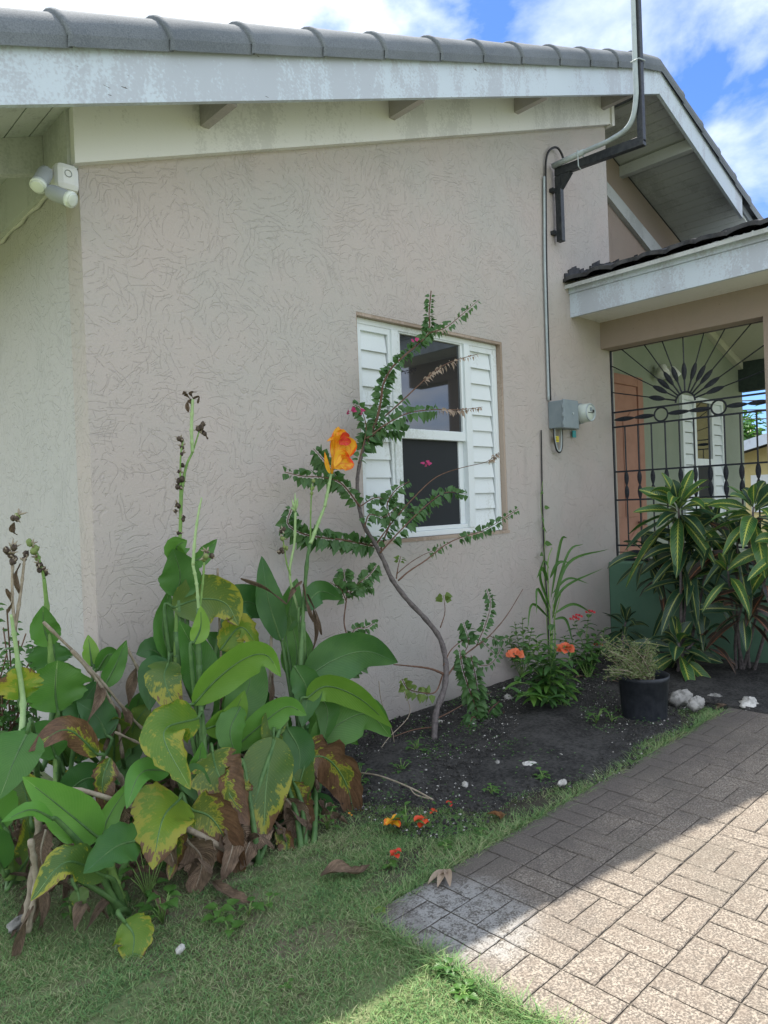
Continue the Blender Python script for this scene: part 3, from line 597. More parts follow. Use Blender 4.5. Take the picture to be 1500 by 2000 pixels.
# ================================================================ security light on the side wall corner
sl_=thing('security_light','white twin spot security light with sensor under the left roof corner','security light',(XW0-.05,.15,2.8))
B=V((XW0-.055,.03,2.80))
q=MB(); q.box((XW0-.108,-.045,2.665),(XW0-.008,.055,2.785)); q.build('sensor_housing',M['lampwhite'],sl_,bevel=.028)
q=MB(); q.tube([V((XW0-.06+.014*math.cos(t),-.0465,2.735+.014*math.sin(t))) for t in [2*math.pi*k/20 for k in range(21)]],.0018,5,cap=False); q.build('sensor_mark',M['lampgrey'],sl_)
def spot(base,d,mt):
    d=V(d).normalized(); q=MB(); q.tube([base,base+d*.012,base+d*.03,base+d*.105,base+d*.112],[.016,.026,.031,.031,.028],18); o=q.build('lamp_head',mt,sl_,smooth=True)
    q=MB(); q.tube([base+d*.108,base+d*.124,base+d*.127],[.033,.033,.031],18); q.tube([base+d*.1275,base+d*.130],[.028,.023],18); q.build('lens',M['lens'],o,smooth=True)
spot(pt(92,372,'y',-.06),tuple(pt(134,388,'y',-.14)-pt(92,372,'y',-.06)),M['lampgrey'])
spot(pt(92,332,'y',-.02),tuple(pt(66,378,'y',-.09)-pt(92,332,'y',-.02)),M['lampgrey'])
q=MB(); q.tube([pt(96,352,'y',-.04),pt(88,345,'y',-.03),pt(100,335,'y',0)],.014); q.build('swivel_arm',M['caulk'],sl_)
# sealant bead and its cable running along the side wall top
q=MB(); q.tube([V((XW0-.012,y,2.79+.008*math.sin(y*23))) for y in [.08+.08*k for k in range(45)]],[.007+.005*abs(math.sin(k*1.7)) for k in range(45)],7); tag(q.build('sealant_bead',M['caulk'],None,smooth=True),'lumpy pale bead of sealant between side wall and eave board','sealant')
# ================================================================ service mast
mast=thing('service_mast','black steel service mast bracket with grey conduit rising past the roof edge','service mast',(-.62,-.05,3.3))
yv=-.735; mx_=-.62
h=.022; xa_,xb_=mx_-.020,mx_+.028
q=MB(); q.box((xa_,yv-h,3.80),(xb_,yv+h,5.6)); q.build('pole',M['blacksteel'],mast,bevel=.004)
q=MB(); q.prism([(xa_+.001,-.03,3.81),(xa_+.001,yv-h,3.775),(xa_+.001,yv-h,3.82),(xa_+.001,yv+h,3.845),(xa_+.001,-.03,3.875)],(.046,0,0)); q.build('arm',M['blacksteel'],mast,bevel=.004)
q=MB(); q.box((xa_,-.08,3.30),(xb_,-.03,3.805)); q.prism([(xa_,-.08,3.70),(xa_,-.17,3.80),(xa_,-.08,3.808)],(.048,0,0)); q.build('wall_post',M['blacksteel'],mast,bevel=.003)
for z in (3.70,3.37):
    q=MB(); q.box((mx_-.055,-.036,z-.014),(mx_-.0,-.0005,z+.014)); q.tube([(mx_-.045,-.036,z),(mx_-.045,-.042,z)],.006,6); q.build('standoff',M['blacksteel'],mast)
q=MB(); cx_=mx_-.036
q.tube(spline([(cx_,yv+.01,5.6),(cx_,yv+.01,4.4),(cx_,yv+.014,4.1),(cx_,yv+.07,3.94),(cx_,yv+.22,3.895),(cx_,yv+.4,3.892),(cx_,-.03,3.888)],60),.0175,14); q.build('conduit',M['pvc'],mast,smooth=True)
q=MB(); q.tube([(cx_,-.30,3.891),(cx_,-.03,3.885)],.0215,14); q.build('conduit_sleeve',M['pvc'],mast,smooth=True)
q=MB(); z=4.37; q.tube([(xb_+.006,yv-.03,z+.01),(cx_-.022,yv-.03,z-.01),(cx_-.022,yv+.03,z-.01),(xb_+.006,yv+.03,z+.01)],.0045); q.build('strap',M['pvc'],mast)
q=MB(); q.tube([(xb_+.006,-.26,3.89),(cx_-.022,-.26,3.912),(cx_-.022,-.265,3.79),(xa_-.004,-.265,3.775)],.0045); q.build('strap',M['pvc'],mast)
# cable from the conduit mouth looping down to the meter
q=MB(); q.tube(spline([(cx_,-.03,3.885),(-.62,-.055,3.87),pt(1100,312,'y',-.05),pt(1092,292,'y',-.04),pt(1082,288,'y',-.03),pt(1071,297,'y',-.025),pt(1066,320,'y',-.02),pt(1066,380,'y',-.02),pt(1067,500,'y',-.016),pt(1069,600,'y',-.016),pt(1072,700,'y',-.016),pt(1075,782,'y',-.02)],90),.0085,8); sc=tag(q.build('service_cable',M['cable'],smooth=True),'thin black service cable looping from the mast down the wall to the meter','cable')
q=MB(); q.tube(spline([pt(1062.5,345,'y',-.018),pt(1063,420,'y',-.018),pt(1063.5,500,'y',-.018),pt(1066,600,'y',-.018),pt(1069,700,'y',-.018),pt(1071.5,782,'y',-.02)],40),.0095,8); tag(q.build('grey_conduit',M['pvc'],smooth=True),'slim grey conduit running down the pink wall into the breaker box','conduit')
# ---- breaker box + meter
bx=thing('breaker_box','grey enamel breaker box on the pink wall beside the round meter','breaker box',(-.8,0,1.93))
bx0,bz0,bz1=-.80,1.835,2.045; bx1=-.60
q=MB(); q.box((bx0,-.125,bz0),(bx1,-.0005,bz1)); q.build('body',M['boxgrey'],bx,bevel=.008)
q=MB(); q.box((bx0-.004,-.145,bz0-.004),(bx1+.004,-.1255,bz1+.004)); dr=q.build('door',M['boxgrey'],bx,bevel=.006)
q=MB(); q.tube([((bx0+bx1)/2+.02,-.145,1.945),((bx0+bx1)/2+.02,-.15,1.945)],.009,12); q.build('latch',M['pvc'],dr)
for z in (1.87,1.935,2.0):
    q=MB(); q.tube([(bx0-.008,-.135,z-.015),(bx0-.008,-.135,z+.015)],.007,8); q.build('hinge',M['boxgrey'],bx)
mt_=thing('electricity_meter','round glass electricity meter on a grey socket right of the breaker box','meter',(-.5,0,1.95))
q=MB(); q.box((-.575,-.05,1.86),(-.43,-.0005,2.045)); q.box((-.60,-.04,1.845),(-.42,-.0005,1.859)); q.build('socket',M['boxgrey'],mt_,bevel=.006)
mc=V((-.485,-.05,1.962))
q=MB(); q.tube([mc,mc+V((0,-.02,0)),mc+V((0,-.055,0))],[.082,.084,.080],26); q.build('meter_ring',M['boxgrey'],mt_,smooth=False)
q=MB(); q.tube([mc+V((0,-.056,0)),mc+V((0,-.125,0)),mc+V((0,-.134,0)),mc+V((0,-.137,0))],[.074,.072,.066,.0],30,cap=False); q.build('glass_cover',M['mglass'],mt_,smooth=True)
q=MB(); q.tube([mc+V((.066*math.cos(t),-.134,.066*math.sin(t))) for t in [2*math.pi*k/30 for k in range(31)]],.006,6,cap=False); q.build('rim',M['pvc'],mt_,smooth=True)
q=MB(); q.box((mc.x-.016,mc.y-.142,mc.z+.008),(mc.x+.012,mc.y-.1375,mc.z+.038)); q.build('register',M['boxgrey'],mt_)
q=MB(); q.box((mc.x-.045,mc.y-.141,mc.z-.006),(mc.x+.03,mc.y-.1385,mc.z-.001)); q.box((mc.x+.02,mc.y-.141,mc.z+.0),(mc.x+.042,mc.y-.1385,mc.z+.022)); q.build('dial_mark',M['cable'],mt_)
q=MB(); q.box((-.50,-.03,1.78),(-.455,-.022,1.835)); tag(q.build('teal_tag',M['teal']),'small teal seal tag hanging below the electricity meter','tag')
q=MB(); q.box((-.775,-.035,1.735),(-.715,-.032,1.78)); 
for k in range(3): q.box((-.768,-.0362,1.745+.011*k),(-.722-.008*k,-.0352,1.748+.011*k),mi=1)
tag(q.build('yellow_tag',[M['yellowtag'],M['cable']]),'small yellow caution tag hanging in the cable loop under the breaker box','tag')
for off,mm,lab in ((0,'cable','black cable hanging in a loop below the breaker box'),(.012,'pvc','grey cable hanging in a loop below the breaker box')):
    q=MB(); q.tube(spline([V((-.79+off,-.04,1.84)),V((-.79+off,-.04,1.76)),V((-.765+off,-.04,1.68)),V((-.72,-.04,1.652+off)),V((-.685-off,-.04,1.69)),V((-.675-off,-.04,1.76)),V((-.675-off,-.04,1.84))],40),.0062,8); tag(q.build('looped_cable',M[mm],smooth=True),lab,'cable')
q=MB(); q.tube(spline([pt(1057,840,'y',-.015),pt(1058,900,'y',-.012),pt(1060,1000,'y',-.012),pt(1064,1100,'y',-.012),pt(1070,1200,'y',-.012),pt(1072,1290,'y',-.012)],40),.0055,6); tag(q.build('ground_wire',M['cable'],smooth=True),'thin dark wire running straight down the wall from the breaker box','wire')
# ================================================================ CANNA LILIES
def mw(px,p): return px*(RW.transposed()@(p-CAM)).z/F
def P3(px,Y): return pt(px[0],px[1],'y',Y)
STK={}
def canna_leaf(pl,base,pts,Y0,Y1,wpx,kind,roll=None,pet=True,prof=lance,fold=None,wav=.085,rag=.12,seed=None,label=None,nn=22,droop=.05):
    seed=seed if seed is not None else int(pts[0][0]*7+pts[0][1]); rs=random.Random(seed)
    n=len(pts); C=spline([P3(p,Y0+(Y1-Y0)*i/(n-1)) for i,p in enumerate(pts)],nn)
    roll=rs.uniform(-16,16) if roll is None else roll; fold=rs.uniform(.1,.3) if fold is None else fold
    mb=MB(); leafpts(mb,C,1.12*mw(wpx,C[len(C)//2])/2/math.cos(R_(roll)),roll,fold,wav,prof,7,seed,rag,droop)
    # raised midrib on the underside
    mb.tube([c+V((0,.0015,-.001)) for c in C[:-3]],[.0045*(1-i/len(C))+.0012 for i in range(len(C)-3)],5,mi=1)
    if pet:
        b=V(base)+V((rs.uniform(-.05,.05),rs.uniform(-.05,.05),-.02)); a=C[0]; d=(C[1]-C[0]).normalized()
        cand=[p for p in STK.get(pl.name,[]) if .05<a.z-p.z<.30]
        if cand and a.z>.28:
            q_=min(cand,key=lambda p:(p-a).length)
            if (q_-a).length<.34: b=q_
        k=max(.1,(a-b).length*.35); c1=a-d*k; c1.z=max(c1.z,.1)
        mid=V((b.x*.55+a.x*.45,b.y*.6+a.y*.4,a.z*.55)); pp=spline([b,mid,a-d*.03,a+d*.01],12)
        mb.tube(pp,[.013-.008*i/12 for i in range(13)],7,mi=1)
    st=M['drystem'] if kind=='r' else M['stemd']
    return mb.build('leaf',[LM[kind],st],pl,smooth=True,label=label)
def stalk(pl,pts,Y,r0,r1,m='stem',name='stem'):
    q=MB(); P=spline([P3(p,Y) if len(p)==2 else P3(p[:2],p[2]) for p in pts],26); n=len(P)
    q.tube(P,[(r0+(r1-r0)*i/(n-1))*(1.35 if i%7==6 else 1) for i in range(n)],8); q.build(name,M[m],pl,smooth=True); STK.setdefault(pl.name,[]).extend(P); return P
def pod(pl,p,Y,s=.011,green=False,seed=1,bract=True):
    rs=random.Random(seed); q=MB(); c=P3(p,Y); 
    for a in range(rs.randint(1,3)):
        cc=c+V((rs.uniform(-1,1),rs.uniform(-1,1),rs.uniform(-1,1)))*s*.9; rows=[]
        for i in range(6):
            th=math.pi*i/5; rows.append([cc+V((math.sin(th)*math.cos(b),math.sin(th)*math.sin(b),math.cos(th)*1.1))*s*rs.uniform(.75,1.15) for b in [6.283*k/8 for k in range(8)]])
            rows[-1].append(rows[-1][0])
        q.grid(rows,mi=0)
    if bract:
        for k in range(rs.randint(2,4)):
            d=V((rs.uniform(-1,1),rs.uniform(-1,1),rs.uniform(-.6,1))).normalized(); q.tube([c,c+d*s*1.3,c+d*s*rs.uniform(1.8,2.8)],[.003,.004,.0008],5,mi=1)
    q.build('seed_pod',[M['podg' if green else 'seed'],M['drystem']],pl,smooth=True)
def strip(q,pts,w,seed,mi=0,tw=3.0):   # twisted dry strip
    rs=random.Random(seed); P=spline(pts,16); rows=[]
    for i,p in enumerate(P):
        T=(P[min(i+1,16)]-P[max(i-1,0)]).normalized(); a=T.orthogonal().normalized(); a=Matrix.Rotation(i/16*tw+seed,3,T)@a; b=T.cross(a); ww=w*math.sin(math.pi*(i+.6)/17.2)**.6
        rows.append([p-a*ww,p-a*ww*.4+b*ww*.35,p+b*ww*rs.uniform(-.3,.1),p+a*ww*.5+b*ww*.3,p+a*ww])
    q.grid(rows,mi=mi)
grp='canna lilies along the foot of the wall'
def canna(label,gpx): 
    b=pt(gpx[0],gpx[1],'z',0); return thing('canna_lily',label,'canna lily',b,grp),b
# -- plant 1: tall stalk with spent flowers, middle of the clump
c1,b1=canna('tallest canna, its thin stalk of spent flowers and dark pods rising high against the wall',(345,1590))
Y=-.30
stalk(c1,[(345,1560),(341,1400),(342,1300),(347,1140),(352,1040),(355,960),(364,910),(376,884)],Y,.012,.005)
stalk(c1,[(352,1040),(352,960),(353,890),(358,860)],Y,.005,.003)
stalk(c1,[(376,884),(374,840),(376,780)],Y,.0075,.007,'stemp')
stalk(c1,[(376,884),(383,862),(389,842)],Y,.004,.003)
for k,(p,s_) in enumerate([((352,857),.010),((356,870),.010),((357,885),.008),((355,912),.009),((352,921),.008),((356,938),.013),((350,950),.010),((345,985),.010),((343,996),.008),((355,1012),.010),((391,833),.012),((394,846),.010),((350,1040),.008)]): pod(c1,p,Y,s_,False,k)
q=MB()
for k,e in enumerate([((374,782),(362,770),(358,764)),((377,778),(388,775),(386,788)),((376,780),(366,790),(368,805)),((378,780),(372,768),(384,766)),((392,838),(402,850),(406,858))]): 
    if k==4: q.build('spent_flower',[LM['r']],c1,smooth=True); q=MB()
    strip(q,[P3(p,Y) for p in e],.011,k)
q.build('spent_flower',[LM['r']],c1,smooth=True)
L1=[([(346,1168),(352,1120),(338,1072)],-.30,-.36,74,'d',0),([(352,1092),(345,1068),(365,1055)],-.32,-.40,44,'g',10),([(372,1100),(395,1085),(424,1053)],-.3,-.22,30,'g',25),
 ([(335,1292),(318,1225),(331,1148)],-.28,-.25,40,'g',20),([(335,1188),(390,1170),(440,1178),(466,1222)],-.3,-.42,88,'s',8),([(440,1212),(480,1175),(540,1205)],-.22,-.2,66,'d',0),
 ([(330,1292),(322,1330),(352,1402)],-.35,-.5,66,'s',10),([(332,1290),(300,1320),(292,1388)],-.3,-.36,54,'d',18),([(335,1302),(300,1270),(266,1278)],-.25,-.2,48,'d',15),
 ([(455,1330),(442,1270),(400,1235)],-.2,-.2,52,'d',10)]
for pts,a,b_,w_,k_,r_ in L1: canna_leaf(c1,b1,pts,a,b_,w_,k_,r_)
# -- plant 2: upright bud spear with bright sheath
c2,b2=canna('canna with a pale unopened bud spear and long arching lime leaf, front centre',(415,1702))
Y=-.52
stalk(c2,[(415,1700,-.74),(412,1600,-.68),(400,1480,-.6),(392,1380,-.55),(388,1260),(388,1188)],Y,.015,.009,'stemd')
stalk(c2,[(388,1190),(384,1140),(377,1104)],Y,.006,.006,'stemp'); stalk(c2,[(377,1104),(381,1050),(388,1000),(394,972)],Y,.007,.003,'stemp')
stalk(c2,[(390,1190),(396,1140),(399,1098)],Y,.005,.004)
for k,p in enumerate(((399,1090),(404,1078),(408,1088))): pod(c2,p,Y,.012,k==0,k+30)
L2=[([(392,1365),(386,1290),(350,1212)],-.5,-.46,64,'g',12),([(378,1258),(392,1225),(392,1183)],-.54,-.56,32,'l',12),([(376,1378),(425,1325),(480,1285),(522,1280),(549,1322)],-.55,-.78,62,'l',28),
 ([(440,1400),(485,1345),(489,1252)],-.42,-.38,70,'g',15),([(398,1425),(450,1402),(478,1348)],-.55,-.6,48,'l',30),([(436,1460),(450,1410),(470,1358)],-.5,-.5,42,'g',15),
 ([(452,1466),(505,1420),(560,1380),(599,1397)],-.55,-.72,50,'b',22),([(388,1402),(320,1432),(372,1542)],-.6,-.85,86,'y',5),([(332,1504),(276,1510),(247,1580)],-.65,-.82,44,'b',10),
 ([(370,1510),(388,1485),(395,1448)],-.6,-.62,26,'b',15),([(352,1560),(318,1600),(298,1699)],-.7,-.95,118,'y',4),([(415,1468),(430,1520),(487,1612)],-.62,-.85,94,'x',8),
 ([(372,1580),(420,1605),(479,1716)],-.72,-.86,88,'x',12),([(360,1500),(385,1530),(420,1585)],-.6,-.75,48,'d',10)]
for pts,a,b_,w_,k_,r_ in L2: canna_leaf(c2,b2,pts,a,b_,w_,k_,r_,rag=.35 if k_ in 'xy' else 0)
for k,(pts,w_) in enumerate([([(365,1640),(395,1680),(376,1758)],72),([(412,1718),(450,1750),(502,1765)],30),([(360,1610),(330,1640),(345,1700)],40)]): canna_leaf(c2,b2,pts,-.78,-.86,w_,'r',20,wav=.18,fold=.6,rag=.4,pet=k==0)
# -- plant 3: the flowering one
c3,b3=canna('canna bearing the only open yellow and orange flower',(590,1655))
Y=-.42
stalk(c3,[(590,1650,-.75),(585,1500,-.6),(585,1350,-.5),(592,1200),(600,1095),(606,1062)],Y,.012,.007,'stemd')
stalk(c3,[(606,1062),(622,1020),(634,990)],Y,.010,.006,'stemp',name='sheath'); stalk(c3,[(634,990),(643,945),(650,912)],Y,.008,.0055,'stemp')
stalk(c3,[(606,1062),(607,1000),(609,945)],Y,.004,.003); 
for k,p in enumerate(((610,942),(607,962),(612,955))): pod(c3,p,Y,.009,True,k+50,False)
stalk(c3,[(585,1200),(566,1125),(575,1060),(577,1000)],Y+.06,.006,.006,'stemp')
for k,e in enumerate(((570,975),(576,962),(582,972),(568,990))):
    q=MB(); a=P3((576,1000),Y+.06); b_=P3(e,Y+.06); q.tube([a,a.lerp(b_,.5)+V((0,-.004,0)),b_],[.004,.007,.001],7); q.build('bud',M['stemp'],c3,smooth=True)
for k,p in enumerate(((552,1050),(556,1071),(549,1076),(552,1036))): pod(c3,p,Y,.010,k<2,k+60)
stalk(c3,[(568,1124),(560,1100),(553,1055)],Y,.004,.003)
# flower : tube, three outer petals, broad speckled staminodes
def petal(pl,pts,Y0,w_,m_,roll,prof=obl,wav=.22,name='petal',dy=0,fold=.15): 
    n=len(pts); C=spline([P3(p,Y0+dy*i/(n-1)) for i,p in enumerate(pts)],14); q=MB(); leafpts(q,C,mw(w_,C[5])/2/math.cos(R_(roll)),roll,fold,wav,prof,6,int(pts[0][0]),0,.1); q.build(name,LM[m_],pl,smooth=True)
Yf=Y-.01
fo=MB(); fo.tube(spline([P3((648,925),Yf),P3((652,895),Yf),P3((657,862),Yf),P3((660,846),Yf)],8),[.006,.008,.010,.013,.015,.016,.016,.014,.010],9); fo.build('flower_tube',LM['petal'],c3,smooth=True)
petal(c3,[(652,908),(656,870),(661,833)],Yf,24,'petal',8,dy=-.02); petal(c3,[(655,885),(652,858),(638,862)],Yf-.01,10,'petal',20,lance)
petal(c3,[(654,900),(668,868),(684,872),(683,893)],Yf-.02,30,'petal',10,dy=-.05); petal(c3,[(652,915),(668,905),(692,908)],Yf-.03,30,'petal',-8,dy=-.04,wav=.3)
petal(c3,[(656,880),(666,852),(671,838)],Yf-.02,22,'petal',15,dy=-.02); petal(c3,[(662,868),(672,862),(686,864)],Yf-.045,17,'petalr',5,dy=-.03); petal(c3,[(664,858),(672,850),(683,852)],Yf-.04,12,'petalr',25,dy=-.02); petal(c3,[(653,912),(664,888),(681,897)],Yf-.045,22,'petal',12,dy=-.01)
petal(c3,[(644,925),(638,905),(634,882)],Yf,9,'petal',10,lance,wav=.02)
L3=[([(549,1252),(524,1170),(511,1086)],-.32,-.28,48,'d',20),([(590,1192),(625,1155),(667,1170)],-.4,-.36,40,'d',15),([(588,1332),(650,1290),(715,1272),(777,1294)],-.45,-.52,78,'d',12),
 ([(598,1364),(640,1340),(705,1365),(766,1421)],-.6,-.74,48,'l',28),([(604,1466),(665,1412),(720,1395),(764,1440)],-.55,-.7,74,'g',12),([(610,1468),(625,1400),(617,1308)],-.5,-.46,36,'b',20),
 ([(638,1482),(652,1430),(668,1388)],-.44,-.42,52,'d',15),([(535,1438),(520,1530),(515,1640)],-.66,-.84,92,'s',6),([(562,1530),(580,1570),(612,1622)],-.7,-.82,66,'x',10),
 ([(602,1550),(628,1590),(646,1654)],-.66,-.72,56,'d',10),([(574,1492),(632,1478),(676,1530),(701,1632)],-.66,-.78,78,'x',15),([(560,1235),(568,1180),(580,1130)],-.3,-.28,40,'g',10),
 ([(575,1330),(580,1270),(566,1200)],-.36,-.3,60,'g',12),([(600,1370),(640,1400),(700,1455)],-.4,-.45,50,'g',18),([(585,1560),(560,1600),(500,1640)],-.6,-.66,50,'d',10)]
for pts,a,b_,w_,k_,r_ in L3: canna_leaf(c3,b3,pts,a,b_,w_,k_,r_,rag=.35 if k_ in 'xy' else 0.05)
for k,(pts,w_) in enumerate([([(615,1640),(580,1690),(522,1752)],44),([(608,1636),(600,1700),(610,1752)],36),([(430,1270),(470,1225),(505,1262)],54)]): canna_leaf(c3,b3,pts,-.75,-.85,w_,'r' if k<2 else 'y',15,wav=.2,fold=.55,rag=.4,pet=k<1) if k<2 else canna_leaf(c3,b3,pts,-.36,-.44,w_,'y',5,wav=.25,rag=.5,pet=False)
q=MB()
for k,e in enumerate([((592,1140),(600,1180),(612,1215)),((590,1135),(575,1150),(560,1180)),((612,1190),(618,1240),(600,1300)),((600,1160),(618,1200),(628,1240)),((560,1180),(520,1150),(470,1130))]): strip(q,[P3(p,Y-.02) for p in e],.012,k+5)
q.build('withered_leaf',LM['r'],c3,smooth=True)
# -- plant 4: front left
c4,b4=canna('short canna at the front left with a broad bright green leaf',(240,1772))
L4=[([(196,1658),(212,1595),(268,1513)],-.76,-.72,38,'b',25),([(194,1638),(130,1585),(44,1517)],-.78,-.8,80,'b',5),([(104,1600),(60,1582),(2,1606)],-.84,-.92,28,'b',30),([(272,1640),(225,1655),(163,1706)],-.85,-.98,74,'d',8),
 ([(208,1712),(130,1684),(60,1760)],-.85,-.96,62,'s',10),([(150,1735),(155,1755),(150,1778)],-.8,-.84,34,'s',10),([(242,1798),(262,1830),(254,1892)],-.98,-1.04,72,'y',6)]
for pts,a,b_,w_,k_,r_ in L4: canna_leaf(c4,b4,pts,a,b_,w_,k_,r_,rag=.25 if k_!='b' else .1)
stalk(c4,[(240,1772,-.76),(225,1725,-.78),(205,1660,-.78)],-.8,.017,.013)
q=MB()
for k,e in enumerate([((265,1775),(285,1830),(290,1900)),((288,1895),(300,1915),(318,1922)),((285,1825),(262,1800),(275,1815))]): 
    q=MB(); strip(q,[P3(p,-.95) for p in e],.012,k+15); q.build('withered_leaf',LM['r'],c4,smooth=True)
# -- plant 5: back left, with ragged leaf
c5,b5=canna('canna in the left corner with torn lime leaf below the pilaster edge',(110,1690))
Y=-.2
stalk(c5,[(112,1560,-.3),(108,1400),(100,1290),(92,1190),(86,1130)],Y,.014,.007)
for k,(p,s_) in enumerate([((60,1062),.012),((66,1072),.013),((72,1088),.012),((76,1100),.010),((80,1112),.010),((88,1118),.011),((52,1085),.012),((46,1095),.009)]): pod(c5,p,Y,s_,k<3,k+80)
stalk(c5,[(86,1130),(80,1105),(68,1070),(58,1055)],Y,.006,.004)
L5=[([(99,1262),(86,1225),(84,1183)],-.2,-.22,50,'g',5),([(104,1312),(98,1285),(102,1252)],-.16,-.15,78,'d',5),([(113,1392),(108,1345),(112,1290)],-.28,-.3,116,'g',5),([(40,1368),(38,1340),(38,1302)],-.32,-.34,76,'y',5),
 ([(180,1302),(176,1270),(172,1240)],-.15,-.12,28,'l',10),([(190,1310),(212,1278),(234,1288)],-.2,-.25,30,'g',10),([(200,1345),(225,1300),(247,1250)],-.3,-.3,34,'g',25),([(192,1475),(130,1425),(56,1468)],-.55,-.66,50,'x',12),
 ([(55,1428),(30,1480),(-2,1562)],-.6,-.7,84,'g',8),([(150,1420),(160,1380),(190,1330)],-.3,-.25,60,'d',10),([(210,1440),(190,1400),(150,1370)],-.35,-.3,60,'d',10),([(120,1560),(170,1520),(230,1530)],-.5,-.55,60,'d',12),
 ([(60,1600),(50,1550),(30,1500)],-.5,-.45,60,'s',10),([(110,1480),(90,1440),(40,1425)],-.4,-.42,60,'d',10)]
for pts,a,b_,w_,k_,r_ in L5: canna_leaf(c5,b5,pts,a,b_,w_,k_,r_,rag=.5 if (pts[0][0] in (113,40,104)) else .1,prof=obl if pts[0][0] in (113,40,104) else lance)
# -- plant 6: far left stalk
c6,b6=canna('leaning canna at the left edge of the frame with dry curled seed heads',(25,1720))
Y=-.34
stalk(c6,[(20,1715,-.5),(8,1640,-.5),(5,1560,-.45)],Y,.018,.014)
stalk(c6,[(42,1440,-.4),(45,1370),(36,1300),(28,1240),(22,1200)],Y,.011,.006,'stemp')
stalk(c6,[(28,1240),(40,1160),(46,1110),(48,1090)],Y,.006,.004,'drystem'); stalk(c6,[(30,1235),(24,1160),(26,1060)],Y,.006,.004,'drystem')
for k,(p,s_) in enumerate([((36,1005),.012),((30,1012),.010),((24,1070),.013),((17,1080),.012),((26,1088),.010),((26,1098),.009)]): pod(c6,p,Y,s_,k==0,k+100)
q=MB()
for k,e in enumerate([((28,1020),(24,1035),(34,1045)),((12,1150),(22,1175),(14,1198)),((40,1100),(30,1125),(38,1160))]): strip(q,[P3(p,Y) for p in e],.011,k+25)
q.build('withered_leaf',LM['r'],c6,smooth=True)
L6=[([(10,1620),(-20,1560),(-40,1480)],-.6,-.6,80,'g',8),([(25,1720),(60,1660),(50,1590)],-.5,-.45,60,'s',10),([(5,1700),(-20,1650),(-60,1640)],-.6,-.7,60,'d',10)]
for pts,a,b_,w_,k_,r_ in L6: canna_leaf(c6,b6,pts,a,b_,w_,k_,r_)
# -- plant 7: shaded young canna filling the back of the clump
c7,b7=canna('shaded younger canna at the back of the clump, between the dry stalks and the wall',(250,1585))
rs=random.Random(5)
for k in range(30):
    x=rs.uniform(60,600); y=rs.uniform(1420,1660); dx=rs.uniform(-55,55); h=rs.uniform(70,130)
    canna_leaf(c7,b7,[(x,y),(x+dx*.6,y-h*.55),(x+dx*1.3,y-h*rs.uniform(.6,1))],rs.uniform(-.3,-.15),rs.uniform(-.4,-.1),rs.uniform(45,70),rs.choice('ddgds'),rs.uniform(-30,30),pet=k%2==0)
# -- dry litter : individual withered stalks leaning in the clump
dry=[([(85,1215),(180,1310),(260,1405),(300,1440)],.006,-.32),([(140,1270),(190,1330),(225,1390),(240,1480)],.007,-.34),([(248,1265),(275,1320),(288,1370),(300,1460)],.006,-.28),([(225,1430),(300,1465),(345,1490)],.005,-.4),([(195,1490),(215,1550),(235,1600)],.010,-.5),
 ([(205,1480),(240,1530),(250,1620)],.010,-.45),([(425,1110),(428,1200),(432,1300),(430,1420)],.0045,-.34),([(532,1180),(528,1300),(525,1400),(515,1480)],.007,-.3),([(520,1260),(532,1330),(520,1440)],.008,-.38),([(70,1530),(75,1620),(60,1740),(50,1800)],.012,-.72),([(60,1640),(70,1720),(55,1820)],.009,-.78),([(580,1420),(560,1480),(575,1560)],.008,-.5),([(640,1560),(620,1640),(600,1700)],.008,-.7)]
for k,(pts,r,Yd) in enumerate(dry):
    lab=['long straw coloured stalk slanting across the top of the canna clump','pale papery stalk hanging beside the long slanting stalk','dry pale stalk hooked over in front of the corner gap','thin dry stalk lying behind the yellowed canna leaf','withered stalk low behind the front left canna','second withered stalk low behind the front left canna','thin dark dead stalk standing beside the yellow ragged leaf','tall dead brown stalk behind the arching lime leaf','dark dead stalk bent below the yellow flower stalk','bundle of brown dead stalk standing at the far left','thin brown stalk fallen to the lawn at far left','dry stalk under the flowering canna','dead brown stalk under the scorched drooping leaf'][k]
    d=thing('dry_stalk',lab,'dry stalk',P3(pts[-1],Yd),'withered canna stalks'); q=MB(); P=spline([P3(p,Yd+.01*i) for i,p in enumerate(pts)],18); q.tube(P,[r*(1+.25*math.sin(i*1.9)) for i in range(19)],6); q.build('stalk',M['drystem'],d,smooth=True)
    rs=random.Random(k)
    for j in range(2):
        i=rs.randint(4,16); q=MB(); a=P[i]; strip(q,[a,a+V((rs.uniform(-.04,.04),rs.uniform(-.03,.0),-.06)),a+V((rs.uniform(-.07,.07),rs.uniform(-.04,0),-.15))],rs.uniform(.012,.024),k*3+j); q.build('withered_leaf',LM['r'],d,smooth=True)
